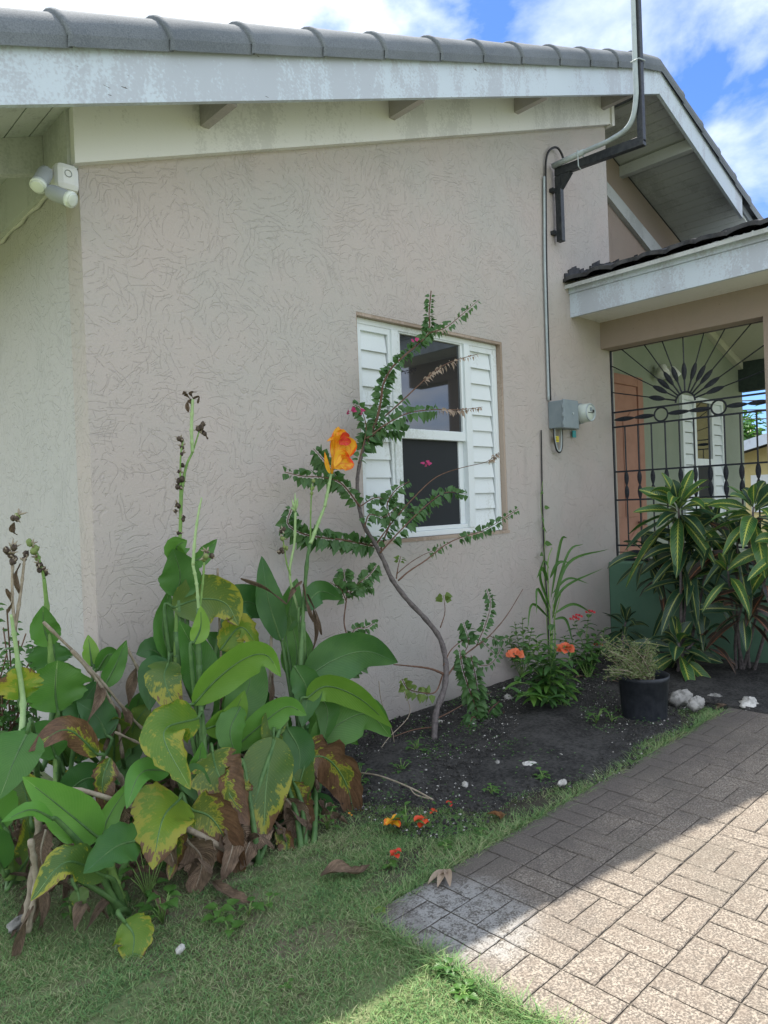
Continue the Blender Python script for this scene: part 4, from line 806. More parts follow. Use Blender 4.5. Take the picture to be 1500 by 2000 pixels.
# -- plant 8: old scorched canna in front
c8,b8=canna('old canna in the front of the clump whose drooping leaves are mostly scorched brown',(480,1690))
for k,(pts,a,b_,w_,kd) in enumerate([([(470,1500),(455,1545),(468,1620)],-.72,-.82,62,'x'),([(560,1560),(585,1600),(572,1680)],-.76,-.84,48,'r'),([(520,1600),(490,1640),(470,1700)],-.78,-.86,56,'r'),([(450,1600),(455,1650),(430,1730)],-.8,-.86,40,'r'),([(600,1480),(585,1540),(590,1600)],-.7,-.78,52,'s'),([(625,1600),(640,1640),(628,1700)],-.74,-.8,40,'r'),
  ([(560,1420),(585,1470),(578,1540)],-.64,-.72,56,'d'),([(300,1560),(280,1600),(290,1660)],-.72,-.78,50,'r'),([(330,1600),(345,1650),(330,1720)],-.8,-.86,44,'x'),([(540,1620),(560,1650),(548,1710)],-.8,-.86,34,'x'),([(250,1540),(232,1590),(240,1650)],-.68,-.74,46,'r'),([(215,1480),(200,1530),(212,1590)],-.6,-.66,44,'x'),
  ([(150,1560),(135,1600),(150,1680)],-.7,-.76,46,'r'),([(90,1620),(80,1670),(96,1740)],-.72,-.78,40,'r'),([(575,1300),(600,1350),(590,1420)],-.56,-.62,54,'d'),([(560,1380),(530,1420),(540,1490)],-.6,-.66,46,'s'),([(470,1380),(450,1430),(466,1490)],-.6,-.66,50,'g'),([(620,1350),(640,1390),(632,1450)],-.56,-.6,44,'g')]):
    canna_leaf(c8,b8,pts,a,b_,w_,kd,(k*37)%50-25,wav=.16 if kd in 'rx' else .08,fold=.5 if kd=='r' else .25,rag=.4 if kd in 'rx' else .15,pet=k%3==0)
# dry litter curled round the feet of the clump
rs=random.Random(11)
lit=thing('leaf_litter','heap of dead brown canna leaves and fibres under the clump','dead leaves',(-4.2,-.5,0)); lit['kind']='stuff'
q=MB()
for k in range(230):
    x=rs.uniform(-4.85,-3.65); y=rs.uniform(-.82,-.12)*(1 if x>-4.75 else .7); z=rs.uniform(.0,.06)+max(0,.22-abs(y+.4)*.6)*rs.random()
    a=V((x,y,z+.015)); d=rvec(rs,rs.uniform(-.05,.9)); l=rs.uniform(.06,.22); strip(q,[a,a+d*l*.5+V((0,0,.02)),a+V((d.x*l,d.y*l,max(-z,d.z*l*.6-.02)))],rs.uniform(.004,.022),k)
lo_=q.build('litter',LM['r'],smooth=True); bpy.data.objects.remove(lit); lo_.name='leaf_litter'; tag(lo_,'heap of dead brown canna leaves and fibres under the clump','dead leaves'); lo_['kind']='stuff'
for k,(pts,w_,lab) in enumerate([([(625,1712),(660,1700),(695,1706),(724,1688)],30,'flat crinkled brown leaf lying on the lawn right of the canna clump'),([(415,1722),(455,1752),(506,1770)],26,'long curled brown leaf lying at the front foot of the clump'),([(60,1745),(48,1790),(20,1835)],22,'brown withered leaf tuft on the lawn at far left')]):
    d=thing('dead_leaf',lab,'dead leaf',pt(*pts[0],'z',.02)); C=spline([pt(*p,'z',.02+.012*(i%2)) for i,p in enumerate(pts)],18); q=MB(); leafpts(q,C,mw(w_,C[5])/2,10,.6,.25,lance,6,k,.4,.1,ref=V((0,0,-1))); q.build('blade',LM['r'],d,smooth=True)
# ================================================================ woody plants
def branch(q,pts,Y0,Y1,r0,r1,n=24,mi=0,knob=.12):
    m_=len(pts); P=spline([P3(p,Y0+(Y1-Y0)*i/(m_-1)) if len(p)==2 else P3(p[:2],p[2]) for i,p in enumerate(pts)],n)
    q.tube(P,[(r0+(r1-r0)*(i/n)**.8)*(1+knob*math.sin(i*2.3+pts[0][0])) for i in range(n+1)],9,mi=mi); return P
def leafy(q,P,t0,t1,cnt,ln,rs,wd=.48,pairs=True,spread=.9,hang=.35,mi=0,jit=.0):
    n=len(P)-1
    cnt=int(cnt*1.5)
    for k in range(cnt):
        t=t0+(t1-t0)*(k+rs.random()*.6)/cnt; x=t*n; i=min(int(x),n-1); p=P[i].lerp(P[i+1],x-i); T=(P[i+1]-P[i]).normalized()
        p=p+V((rs.uniform(-1,1),rs.uniform(-1,1),rs.uniform(-1,1)))*jit
        for sgn in ((1,-1) if pairs else (rs.choice((1,-1)),)):
            sd_=T.cross((p-CAM).normalized()).normalized()*sgn; d=(sd_*spread+T*rs.uniform(.2,.6)+V((rs.uniform(-.4,.4),rs.uniform(-.6,.5),rs.uniform(-.5,.1)-hang*.4)))
            l=1.22*ln*rs.uniform(.65,1.2)*(1-.35*(t>.85)); smallleaf(q,p+d.normalized()*.006,d,(V((0,1,-.2))+V((rs.uniform(-.8,.8),rs.uniform(-.3,.3),rs.uniform(-.8,.3)))).normalized(),l,l*wd*rs.uniform(.8,1.1),rs,.25,hang*rs.random(),mi,1,4)
bt=thing('bougainvillea','tall bare stemmed bougainvillea leaning across the white window','bougainvillea',pt(848,1468,'z',0))
q=MB(); T=branch(q,[(848,1472,-.50),(851,1395,-.46),(868,1344,-.44),(871,1296,-.42),(860,1248,-.38),(832,1210,-.34),(796,1172,-.30),(766,1132,-.27),(750,1096,-.25),(731,1060,-.23),(712,1028,-.22),(702,992,-.21),(698,952,-.20),(700,920,-.2),(708,884,-.2),(716,860,-.2)],0,0,.0185,.009,60)
q.build('trunk',M['trunk'],bt,smooth=True)
tw=MB(); fol=MB(); dry_=MB(); rs=random.Random(3)
BR=[([(716,862),(735,822),(744,782),(748,752),(764,720),(788,696),(816,672),(838,640),(838,612),(842,568)],.009,[(0,.45,16,.045),(.35,.98,34,.038)],None),
 ([(822,668),(840,650),(870,640),(905,612),(936,585)],.004,[(0,.98,20,.032)],None),
 ([(712,868),(735,830),(780,788),(815,755),(850,724),(885,705),(932,692)],.006,[(0,.4,9,.038)],(.55,1)),
 ([(716,856),(760,825),(800,806),(850,800),(900,800),(942,795)],.005,[(0,.62,16,.042)],(.62,1)),
 ([(708,878),(730,850),(765,838),(790,842)],.005,[(0,1,15,.05)],None),
 ([(700,905),(715,840),(705,800),(690,790)],.004,[(0,1,10,.04)],None),
 ([(742,1078),(752,1048),(762,1018),(756,985),(775,955),(800,940)],.006,[(.3,1,18,.036)],None),
 ([(742,1080),(790,1028),(835,985),(870,962),(912,965)],.005,[(.1,1,24,.042)],None),
 ([(735,1062),(770,1015),(810,970),(852,932),(900,914),(950,902),(972,885)],.0045,[(.0,.35,6,.034)],(.86,1)),
 ([(778,1134),(800,1115),(832,1094),(870,1064),(900,1050),(944,1036),(975,1018),(1012,994)],.005,[(.55,1,20,.034)],None),
 ([(776,1120),(800,1100),(826,1084),(850,1074),(880,1060)],.003,[(.6,1,5,.03)],None),
 ([(774,1130),(778,1105),(783,1086)],.004,[(.7,1,2,.03)],None),
 ([(728,1066),(700,1060),(660,1053),(620,1049),(585,1040),(562,1022),(570,992)],.006,[(.02,1,38,.050)],None),
 ([(703,990),(678,956),(660,940),(630,932),(592,930),(556,922)],.005,[(.05,1,20,.040)],None),
 ([(665,943),(645,915),(632,898),(612,876)],.004,[(.1,1,12,.045)],None),
 ([(712,1030),(722,1005),(750,1010),(775,990)],.004,[(.1,1,10,.034)],None),
 ([(702,990),(735,972),(768,985),(800,1000),(840,1005)],.004,[(.1,1,14,.034)],None),
 ([(868,1328),(899,1287),(930,1262),(956,1242),(990,1202),(1021,1151)],.006,[],None),
 ([(860,1226),(869,1195),(866,1162)],.0035,[(.85,1,5,.05)],None),
 ([(866,1316),(840,1306),(803,1301),(769,1298)],.008,[],None),
 ([(865,1318),(850,1352),(820,1352),(797,1345),(785,1326)],.005,[(.3,1,9,.035)],None),
 ([(930,1262),(948,1220),(958,1180),(950,1150)],.003,[(.2,1,12,.03)],None),
 ([(899,1287),(915,1255),(905,1215)],.003,[(.5,1,6,.045)],None),
 ([(905,1280),(940,1300),(965,1290),(985,1250)],.003,[(.1,1,9,.03)],None),
 ([(957,1242),(975,1250),(995,1246)],.0025,[(.1,1,7,.028)],None),
 ([(866,1300),(885,1265),(925,1245),(965,1275)],.004,[(.4,1,8,.03)],None),
 ([(850,1405),(880,1390),(920,1368),(960,1352)],.004,[],None),
 ([(850,1420),(810,1425),(765,1440)],.005,[],None)]
for k,(pts,r,lv,dr_) in enumerate(BR):
    Yb=(-.22,-.30)[k%2] if k<17 else -.42
    P=branch(tw,pts,Yb+.02 if k<17 else -.42,Yb-.06+.1*rs.random(),r,r*.35)
    for (a,b,c,l) in lv: leafy(fol,P,a,b,c,l,rs,mi=1 if k in (18,20) else (0 if rs.random()<.9 else 1))
    if dr_ : dry_=MB(); leafy(dry_,P,dr_[0],dr_[1],16,.024,rs,wd=.4,hang=.9,spread=.4); dry_.build('dry_bracts',LM['drybract'],bt)
tw.build('branches',M['twig'],bt,smooth=True); fol.build('foliage',[LM['boug'],LM['bougl']],bt)
for (p,n_) in (((684,801),5),((833,908),5),((808,668),2),((703,805),2)):
    q=MB(); c=P3(p,-.27)
    for k in range(n_): smallleaf(q,c+V((rs.uniform(-.014,.014),rs.uniform(-.01,.01),rs.uniform(-.01,.01))),rvec(rs,rs.uniform(-.2,.9)),V((rs.uniform(-.6,.6),1,-.3)).normalized(),.032,.014,rs,.3,.3)
    q.build('bract',LM['bract'],bt,smooth=True)
# sapling left of it
sg=thing('bougainvillea_sapling','small leafy bougainvillea sapling by the wall left of the bare trunk','bougainvillea',pt(680,1400,'z',0)); q=MB(); f_=MB()
P=branch(q,[(682,1400,-.3),(680,1300,-.26),(679,1250,-.24),(672,1215,-.22),(676,1176,-.22),(680,1140,-.22)],0,0,.005,.003)
for pts,c,l in (([(677,1176),(665,1150),(645,1138)],7,.038),([(678,1160),(672,1130),(672,1112)],11,.042),([(678,1165),(700,1140),(722,1122),(735,1104)],14,.042),([(678,1158),(700,1150),(728,1145)],10,.038),([(679,1250),(695,1228),(715,1226),(733,1215)],9,.034),([(680,1300),(660,1280),(640,1262)],7,.04),([(680,1320),(700,1300),(712,1290)],6,.04)):
    leafy(f_,branch(q,pts,-.22,-.25,.003,.0015),.1,1,c,l,rs)
q.build('stem',M['twig'],sg,smooth=True); f_.build('foliage',LM['boug'],sg)
# low drooping shrub right of the trunk
ds=thing('young_shrub','small drooping dark leaved shrub on the soil right of the bare trunk','shrub',pt(945,1425,'z',0)); q=MB(); f_=MB()
for k,pts in enumerate([[(945,1425),(935,1380),(930,1330),(920,1280)],[(945,1425),(925,1370),(905,1310),(898,1270)],[(945,1425),(955,1390),(975,1370)],[(948,1425),(970,1410),(985,1390)],[(945,1420),(925,1400),(915,1420)]]):
    leafy(f_,branch(q,pts,-.42,-.48,.005,.002),.1,1,22 if k<2 else 9,.042,rs,hang=.8)
q.build('stem',M['twig'],ds,smooth=True); f_.build('foliage',LM['boug'],ds)
# ---- flowering shrubs in the corner bed
def bush(name,label,cat,base,tips,Yb,mats,ln,cnt,wd=.3,stem='stem',rr=.004,grp=None):
    t=thing(name,label,cat,base,grp); q=MB(); f_=MB()
    for k,tp in enumerate(tips):
        b=V(base); e_=tp if len(tp)==3 and isinstance(tp,V) else P3(tp[:2],Yb+rs.uniform(-.12,.12)); mid=b.lerp(e_,.5)+V((rs.uniform(-.03,.03),rs.uniform(-.03,.03),.04)); P=spline([b,mid,e_],14); q.tube(P,[rr*(1-.6*i/14) for i in range(15)],6)
        n=len(P)-1
        for j in range(cnt):
            t_=.35+.65*(j/cnt); p=P[min(n,int(t_*n))]; an=j*2.4+k; d=V((math.cos(an),math.sin(an),.25 if t_<.9 else .9))
            l=ln*rs.uniform(.7,1.15); smallleaf(f_,p,d,V((0,0,-1)),l,l*wd*.5,rs,.25,.45,rs.choice(range(len(mats))),2,6,prof=lance)
    q.build('stem',M[stem],t,smooth=True); f_.build('foliage',mats,t,smooth=True); return t
cb=pt(1075,1380,'z',0)
cs=bush('crossandra','glossy green shrub with two coral orange flower heads','flowering shrub',cb,[(1005,1330),(1020,1290),(1045,1240),(1075,1225),(1090,1260),(1115,1275),(1120,1320),(1060,1290),(1040,1330),(1075,1320),(1100,1350),(1050,1370),(1080,1280),(1010,1360),(1070,1370),(1095,1300),(1125,1350),(1032,1262)],-.62,[LM['cross'],LM['weed'],LM['boug']],.13,13)
def head(par,c,m_,n_,l,w_,name='flower_head'):
    q=MB()
    for k in range(n_):
        a=k*2.4; smallleaf(q,c+V((math.cos(a),math.sin(a),0))*.012*(k/n_)**.5*2,V((math.cos(a)*.75-.35,math.sin(a)*.5-.35,.35+.5*math.sin(a*3))),V((.5,.6,-.5)),l,w_,rs,.1,.3,0,1,4,prof=obl)
    q.build(name,LM[m_],par,smooth=True)
head(cs,P3((1103,1266),-.74),'orange',14,.044,.02); head(cs,P3((1005,1277),-.74),'orange',11,.038,.018)
ix=bush('ixora','darker leafy shrub with tiny red flower clusters against the corner','flowering shrub',pt(1150,1330,'z',0),[(1100,1240),(1120,1210),(1150,1200),(1165,1240),(1140,1260),(1170,1270),(1120,1290),(1180,1225),(1150,1290),(1110,1265)],-.3,[LM['weed'],LM['boug']],.075,16,.55)
for p in ((1122,1208),(1153,1195),(1168,1258),(1128,1203)): head(ix,P3(p,-.34),'red',8,.02,.01)
ddb=bush('leafy_shrub','dense dark small leaved shrub behind the coral flowers by the wall','shrub',pt(1020,1330,'z',0),[(1005,1215),(1020,1205),(1040,1225),(1000,1250),(1030,1260),(1060,1250),(990,1240)],-.18,[LM['boug'],LM['weed']],.06,16,.6)
# thin palm like plant
pp=thing('young_palm','thin leaved young palm arching in front of the corner wall','palm',pt(1080,1330,'z',0)); q=MB()
for pts,w_ in (([(1078,1320),(1076,1250),(1072,1180),(1070,1100),(1078,1070)],.007),([(1078,1320),(1080,1230),(1095,1160)],.006),([(1082,1320),(1084,1240),(1080,1180)],.006)): branch(q,pts,-.3,-.35,w_,w_*.5)
q.build('stem',M['stem'],pp,smooth=True); q=MB()
for k,(pts,w_) in enumerate([([(1078,1200),(1110,1100),(1190,1072)],10),([(1078,1210),(1100,1150),(1178,1110)],10),([(1075,1200),(1050,1150),(1048,1200)],9),([(1078,1180),(1110,1080),(1140,1062)],8),([(1080,1200),(1120,1180),(1160,1200)],9),([(1076,1210),(1040,1180),(1030,1230)],9),([(1080,1210),(1105,1210),(1120,1260)],9),([(1072,1140),(1060,1110),(1048,1130)],12),([(1074,1130),(1090,1100),(1112,1098)],11),([(1078,1160),(1110,1130),(1150,1140)],8),([(1076,1170),(1095,1060),(1108,1050)],9),([(1076,1190),(1055,1130),(1062,1090)],9)]):
    C=spline([P3(p,-.32-.05*i) for i,p in enumerate(pts)],14); leafpts(q,C,mw(w_*.6,C[5])/2,rs.uniform(-30,30),.3,.0,lance,2,k)
q.build('foliage',LM['weed'],pp,smooth=True)
# vine on the wire
vn=thing('climbing_vine','sparse vine climbing the thin wire below the breaker box','vine',pt(1070,1290,'z',0)); q=MB(); P=branch(q,[(1072,1290),(1066,1180),(1062,1100),(1064,1040),(1056,985),(1060,940)],-.03,-.035,.003,.002); q.build('stem',M['stem'],vn,smooth=True)
q=MB()
for p,d,l in (((1061,962),(-.9,-.1,.1),.045),((1063,992),(1,-.2,.25),.06),((1059,1010),(-.2,-.3,-.8),.05),((1064,1062),(1,-.2,.1),.08),((1060,1082),(-.9,-.2,.1),.06),((1063,1095),(.3,-.5,-.8),.06),((1059,1030),(.4,-.5,-.6),.045)): smallleaf(q,P3(p,-.035),V(d),V((0,1,-.3)),l,l*.3,rs,.2,.3,0,2,6)
q.build('foliage',LM['weed'],vn,smooth=True)
# ---------------------------------------------------------------- crotons
def PX_(p,X): return pt(p[0],p[1],'x',X)
def rosette(par,c,n_,L_,w_,mset,seed,up=V((0,0,1)),drop=.55,dead=.08,lo=-.75,name='leaf_rosette'):
    rs=random.Random(seed); q=MB()
    for k in range(n_):
        t=k/n_; an=k*2.4+seed; el=1.3-(1.3-lo)*t; d=V((math.cos(an)*math.cos(el),math.sin(an)*math.cos(el),math.sin(el)))
        l=L_*rs.uniform(.75,1.1)*(.72+.28*min(1,t*2.5)); b=c-up*.10*t+d*.02; dr=drop*rs.uniform(.3,1.7)
        C=[b+d*l*s_-V((0,0,1))*dr*l*s_*s_*(.35+.65*math.cos(max(0,el))) for s_ in [i/12 for i in range(13)]]
        ref=(V((0,0,-.75))+(c-CAM).normalized()*.45-d*.25+V((rs.uniform(-.3,.3),rs.uniform(-.3,.3),0))).normalized()
        leafpts(q,C,w_*1.25*rs.uniform(.75,1.15),rs.uniform(-38,38),.3,.09,lambda t:(math.sin(math.pi*min(1,t**.95))**.7*min(1,.25+t*2.2) if 0<t<1 else 0),4,k,0,.05,mset[0] if rs.random()>dead*3+t*.35 else mset[-1],ref)
    q.build(name,CR,par,smooth=True)
def croton(label,base,stems,grp='crotons in front of the porch knee wall'):
    t=thing('croton',label,'croton',base,grp); q=MB()
    for (c,n_,L_,w_,ms,sd) in stems:
        b=V(base)+V((rs.uniform(-.04,.04),rs.uniform(-.04,.04),-.03)); mid=b.lerp(c,.5)+V((rs.uniform(-.04,.04),rs.uniform(-.04,.04),.05)); P=spline([b,mid,c],14); q.tube(P,[.013-.006*i/14 for i in range(15)],7); rosette(t,c,n_,L_,w_,ms,sd)
    q.build('stem',M['trunk'],t,smooth=True); return t
croton('large croton with bright yellow veined leaves before the iron grille',pt(1335,1335,'z',-.05),[(PX_((1325,985),-.45),34,.40,.036,(0,1),3),(PX_((1335,1060),-.40),26,.36,.033,(1,1),9),(PX_((1345,1120),-.42),18,.32,.03,(1,2),51),(PX_((1262,1075),-.35),14,.27,.028,(1,1),17),(PX_((1395,1030),-.3),20,.33,.03,(0,1),31),(PX_((1290,1120),-.3),10,.26,.026,(2,1),41)])
croton('croton at the right edge of the frame with long hanging bronze and green leaves',pt(1452,1335,'z',-.09),[(PX_((1472,990),-.55),24,.36,.034,(0,1),5),(PX_((1440,1060),-.45),20,.33,.03,(1,2),61),(PX_((1421,1108),-.6),9,.22,.024,(0,0),21),(PX_((1450,1178),-.55),20,.33,.03,(1,2),13),(PX_((1495,1130),-.5),14,.3,.03,(2,1),37),(PX_((1530,1060),-.6),18,.3,.03,(0,0),47)])
croton('low croton with broad leaves touching the ground behind the plastic pot',pt(1320,1335,'z',-.04),[(PX_((1325,1255),-.62),22,.32,.036,(1,0),7),(PX_((1375,1240),-.5),12,.26,.03,(1,2),19)])
croton('small near black croton in the corner against the green wall',pt(1222,1300,'z',-.0),[(PX_((1222,1215),-.3),22,.25,.022,(1,1),11)])
# ---------------------------------------------------------------- pot and its shrub
pc=pt(1259,1405,'z',0); pb=V((pc.x,pc.y,0))
po=thing('plant_pot','black ribbed plastic nursery pot on the soil near the path','plant pot',pb); q=MB(); rows=[]
H=.265
for z,r in ((0,.113),(.004,.120),(.02,.122),(.022,.1235),(H*.9,.137),(H*.905,.142),(H,.1435),(H,.1385),(H*.9,.134),(H*.7,.132)):
    rows.append([pb+V((math.cos(a),math.sin(a),0))*(r*(1+(.006*math.sin(a*28) if .02<z<H*.9 else 0)))+V((0,0,z)) for a in [2*math.pi*k/112 for k in range(113)]])
q.grid(rows); q.build('pot_wall',M['pot'],po,smooth=True)
q=MB(); q.add([pb+V((math.cos(a)*.132,math.sin(a)*.132,H*.78+rs.uniform(-.008,.008))) for a in [2*math.pi*k/30 for k in range(30)]]+[pb+V((0,0,H*.8))],[(k,(k+1)%30,30) for k in range(30)]); q.build('potting_soil',M['soil'],po)
ps=thing('potted_shrub','wiry needle leaved shrub growing in the black pot','shrub',pb+V((0,0,H*.8))); q=MB(); f_=MB()
for k in range(60):
    b=pb+V((rs.uniform(-.05,.05),rs.uniform(-.05,.05),H*.78)); tx=rs.uniform(1172,1292); ty=rs.uniform(1240,1330); e_=pt(tx,ty,'y',pb.y+rs.uniform(-.12,.12)); m_=b.lerp(e_,.5)+V((rs.uniform(-.03,.03),rs.uniform(-.03,.03),.03)); P=spline([b,m_,e_],14); q.tube(P,[.0035-.0024*i/14 for i in range(15)],5)
    for j in range(46):
        t_=.3+.7*rs.random()**.8; p=P[int(t_*14)]+V((rs.uniform(-1,1),rs.uniform(-1,1),rs.uniform(-1,1)))*.018; d=rvec(rs,rs.uniform(-.1,1.2)); l=rs.uniform(.014,.034); smallleaf(f_,p,d,rvec(rs),l,.0030,rs,0,.2,0,1,2,prof=lance)
q.build('stems',M['drystem'],ps,smooth=True); f_.build('foliage',LM['needle'],ps)
# ================================================================ ground details
def rock(label,px,sz,m_='rock',fl=.55,seed=0,name='stone',cat='stone'):
    r_=random.Random(seed); b=pt(px[0],px[1],'z',soilz(-2,-.6)); b.z=gz(b.x,b.y)+.03+(.03 if b.x>-1.5 else 0)
    bm_=[]; rows=[]; n=14
    for i in range(n+1):
        th=math.pi*i/n; rows.append([]) 
        for j in range(22):
            a=2*math.pi*j/22; rr=sz*(1+.22*math.sin(a*2+seed)+.14*math.sin(a*5+i)+.1*r_.uniform(-1,1)); rows[-1].append(b+V((math.sin(th)*math.cos(a)*rr,math.sin(th)*math.sin(a)*rr*.7,math.cos(th)*rr*fl)))
        rows[-1].append(rows[-1][0])
    q=MB(); q.grid(rows); tag(q.build(name,M[m_],smooth=True),label,cat,'loose stones on the soil bed')
for k,a in enumerate([('flat white stone on the black soil midway between trunk and path',(1033,1493),.038,'rock',.4),('small white stone beside the path edge right of the flat white stone',(1095,1476),.018,'rock',.7),('white stone under the coral flowered shrub',(992,1364),.033,'rock',.7),('pale grey stone beside the white one under the coral flowered shrub',(1115,1366),.026,'rockd',.7),
  ('large whitish rock lying before the green knee wall at far right',(1462,1371),.085,'rock',.4),('round grey rock between the pot and the large whitish rock',(1360,1385),.06,'rockd',.6),('grey mossy rock just right of the black pot',(1330,1372),.075,'rockd',.6),('small grey rock at the far end of the path',(1395,1362),.05,'rockd',.6),
  ('whitish stone near the foot of the bare trunk',(908,1532),.016,'rock',.8),('pale round stone at the lawn edge left of the fallen yellow flower',(972,1490),.018,'rockd',.8),('small pale stone on the lawn below the canna clump',(352,1850),.014,'rock',.8),('dull white stone at the left edge of the lawn',(38,1805),.028,'rockd',.7),('light stone half buried at the edge of the path',(1098,1527),.022,'rock',.6),('chalky stone flake behind the bare trunk',(860,1410),.015,'rock',.6),('white pebble by the wall behind the coral shrub',(985,1345),.012,'rock',.7)]): rock(a[0],a[1],a[2],a[3],a[4],k+3)
# gravel and clods (countless)
def scatter(name,label,cat,m_,n_,s0,s1,area,seed):
    r_=random.Random(seed); q=MB()
    for k in range(n_):
        x,y=area(r_); z=gz(x,y)+.02+.02*math.sin(math.pi*min(1,abs(y))); s_=s0*(s1/s0)**(r_.random()**2.2); c=V((x,y,z)); vs=[c+V((r_.uniform(-1,1),r_.uniform(-1,1),r_.uniform(-.3,1)))*.25*s_+d*s_*r_.uniform(.6,1.1) for d in (V((1,0,0)),V((-.5,.86,0)),V((-.5,-.86,0)),V((0,0,.8)),V((0,0,-.6)))]
        q.add(vs,[(0,1,3),(1,2,3),(2,0,3),(1,0,4),(2,1,4),(0,2,4)])
    o=q.build(name,M[m_]); tag(o,label,cat); o['kind']='stuff'; return o
bed=lambda r:(lambda x:(x,r.uniform(bededge(x)-.05,-.02)))(r.uniform(-3.6,-.1))
scatter('gravel','white limestone chips scattered over the black soil','gravel','chip',3200,.0015,.009,bed,1)
q=MB(); r_=random.Random(77)
for k in range(170):
    x=r_.uniform(-1.15,-.02); y=r_.uniform(-1.5,-.35); a=V((x,y,gz(x,y)+.03+r_.uniform(0,.02))); smallleaf(q,a,rvec(r_,r_.uniform(0,.5)),V((0,0,-1)),r_.uniform(.04,.13),r_.uniform(.008,.02),r_,.5,.4,0,2,6,prof=lance)
o_l=q.build('croton_litter',LM['r'],smooth=True); tag(o_l,'fallen dry croton leaves on the soil between the pot and the green knee wall','dead leaves'); o_l['kind']='stuff'
q=MB(); r_=random.Random(91); cs_=[(r_.uniform(-3.6,-.6),r_.uniform(-1.35,-.1),r_.uniform(.03,.11)) for _ in range(46)]
for k in range(1500):
    cx0,cy0,cr=cs_[k%46]; x=cx0+r_.gauss(0,cr); y=min(-.02,cy0+r_.gauss(0,cr))
    if y<-1.39 and x<X1: continue
    a=V((x,y,gz(x,y)+.035+r_.uniform(0,.03))); smallleaf(q,a,rvec(r_,r_.uniform(0,.7)),V((0,0,-1)),r_.uniform(.008,.024),r_.uniform(.003,.008),r_,.3,.3,k%2,1,3)
o_g=q.build('ground_cover',[LM['weed'],LM['boug']],smooth=True); tag(o_g,'tiny creeping weeds dotted over the black soil','ground cover'); o_g['kind']='stuff'
scatter('soil_clods','dark crumbs of soil covering the planting bed','soil','clod',14000,.003,.013,bed,2)
# small leafy weeds
def weed(label,px,n_,l,wd,m_='weed',h=.06,seed=1,grp='broad leaved weeds in the lawn',up=.35):
    r_=random.Random(seed); b=pt(px[0],px[1],'z',0); b.z=gz(b.x,b.y)+(.02 if b.y>bededge(b.x) and b.x>-3.6 else 0); t=thing('weed',label,'weed',b,grp); q=MB(); f_=MB()
    for k in range(n_):
        a=k*2.4+seed; hh=h*r_.uniform(.3,1.1); e_=b+V((math.cos(a)*h*.7*r_.random(),math.sin(a)*h*.7*r_.random(),hh)); q.tube([b,b.lerp(e_,.5)+V((0,0,.01)),e_],.0016,5)
        d=V((math.cos(a),math.sin(a),up)); ll=l*r_.uniform(.7,1.15); smallleaf(f_,e_,d,V((0,0,-1)),ll,ll*wd,r_,.2,.4,0,2,6)
    q.build('stem',M['stem'],t,smooth=True); f_.build('foliage',LM[m_],t,smooth=True); return t
W_=[((290,1760),14,.055,.33,.2,'tallest of the lawn weeds, pale green with a tiny white flower, below the dry leaf'),((318,1805),12,.05,.4,.09,'bushy weed just in front of the white flowered weed'),((430,1800),7,.05,.42,.05,'round leaved weed on the lawn below the thick green stalk'),((448,1826),3,.05,.42,.05,'single spray of big oval weed leaves nearest the camera'),((485,1790),4,.04,.4,.05,'small three leaved weed right of the round leaved weed'),((524,1775),4,.03,.42,.04,'tiny pale weed right of the three leaved weed'),
 ((795,1628),9,.06,.22,.08,'long leaved weed beside the fallen red flower'),((700,1540),12,.035,.4,.10,'low weed against the scorched drooping canna leaf'),((815,1480),10,.035,.4,.08,'weed at the left foot of the bare trunk'),((1165,1420),9,.045,.4,.07,'weed on the soil left of the black pot'),((1195,1418),7,.04,.4,.06,'second weed close to the left of the black pot'),((1100,1392),8,.05,.4,.08,'heart leaved weed below the coral flowers'),
 ((940,1635),5,.03,.4,.03,'weed sprig on the lawn edge by the path, under the dry petal'),((870,1662),6,.03,.4,.03,'weed sprig left of the path corner'),((740,1790),6,.022,.45,.02,'tiny yellow green weed left of the path corner stone'),((760,1700),7,.03,.4,.03,'weed between fallen flower and path corner'),((870,1905),10,.03,.45,.03,'bright sunlit weed at the shadow line beside the path'),((905,1950),10,.03,.45,.03,'sunlit weed against the path edge below the shadow line'),((560,1930),4,.02,.45,.02,'tiny weed in the lawn near the bottom edge'),((1060,1530),8,.03,.45,.04,'weed at the edge of the bed above the path'),((960,1560),8,.03,.45,.04,'weed beside the lone dry petal'),((140,1800),5,.03,.45,.05,'yellow green weed in the far left shade'),((640,1620),10,.035,.4,.08,'weed under the clean dark canna leaf'),((785,1520),8,.03,.4,.07,'weed where the dry twig crosses the soil')]
for k,(p,n_,l,w_,h,lab) in enumerate(W_): weed(lab,p,n_,l,w_,'weed' if k not in (14,) else 'bougl',h,k+1)
q=MB(); fw=pt(328,1742,'y',-.8)
# left edge shrubby growth
hb=thing('hedge_plant','small leaved green shrub at the far left behind the cannas','shrub',(-4.75,.1,0)); q=MB(); f_=MB()
for k in range(26):
    b=V((-4.8+rs.uniform(-.15,.3),.15+rs.uniform(-.2,.3),0)); e_=pt(rs.uniform(-30,75),rs.uniform(1190,1430),'y',rs.uniform(-.05,.35)); 
    if e_.x>XW0-.08 and e_.y>-.02: e_.x=XW0-.1
    P=spline([b,b.lerp(e_,.5),e_],12); q.tube(P,.003,5)
    for j in range(34): p=P[rs.randint(3,12)]+V((rs.uniform(-1,1),rs.uniform(-1,1),rs.uniform(-1,1)))*.03; d=rvec(rs,rs.uniform(-.3,.6)); l=rs.uniform(.03,.06); smallleaf(f_,p,d,V((0,.6,-1)),l,l*.28,rs,.2,.4,0,1,4)
q.build('stems',M['twig'],hb,smooth=True); f_.build('foliage',LM['weed'],hb)
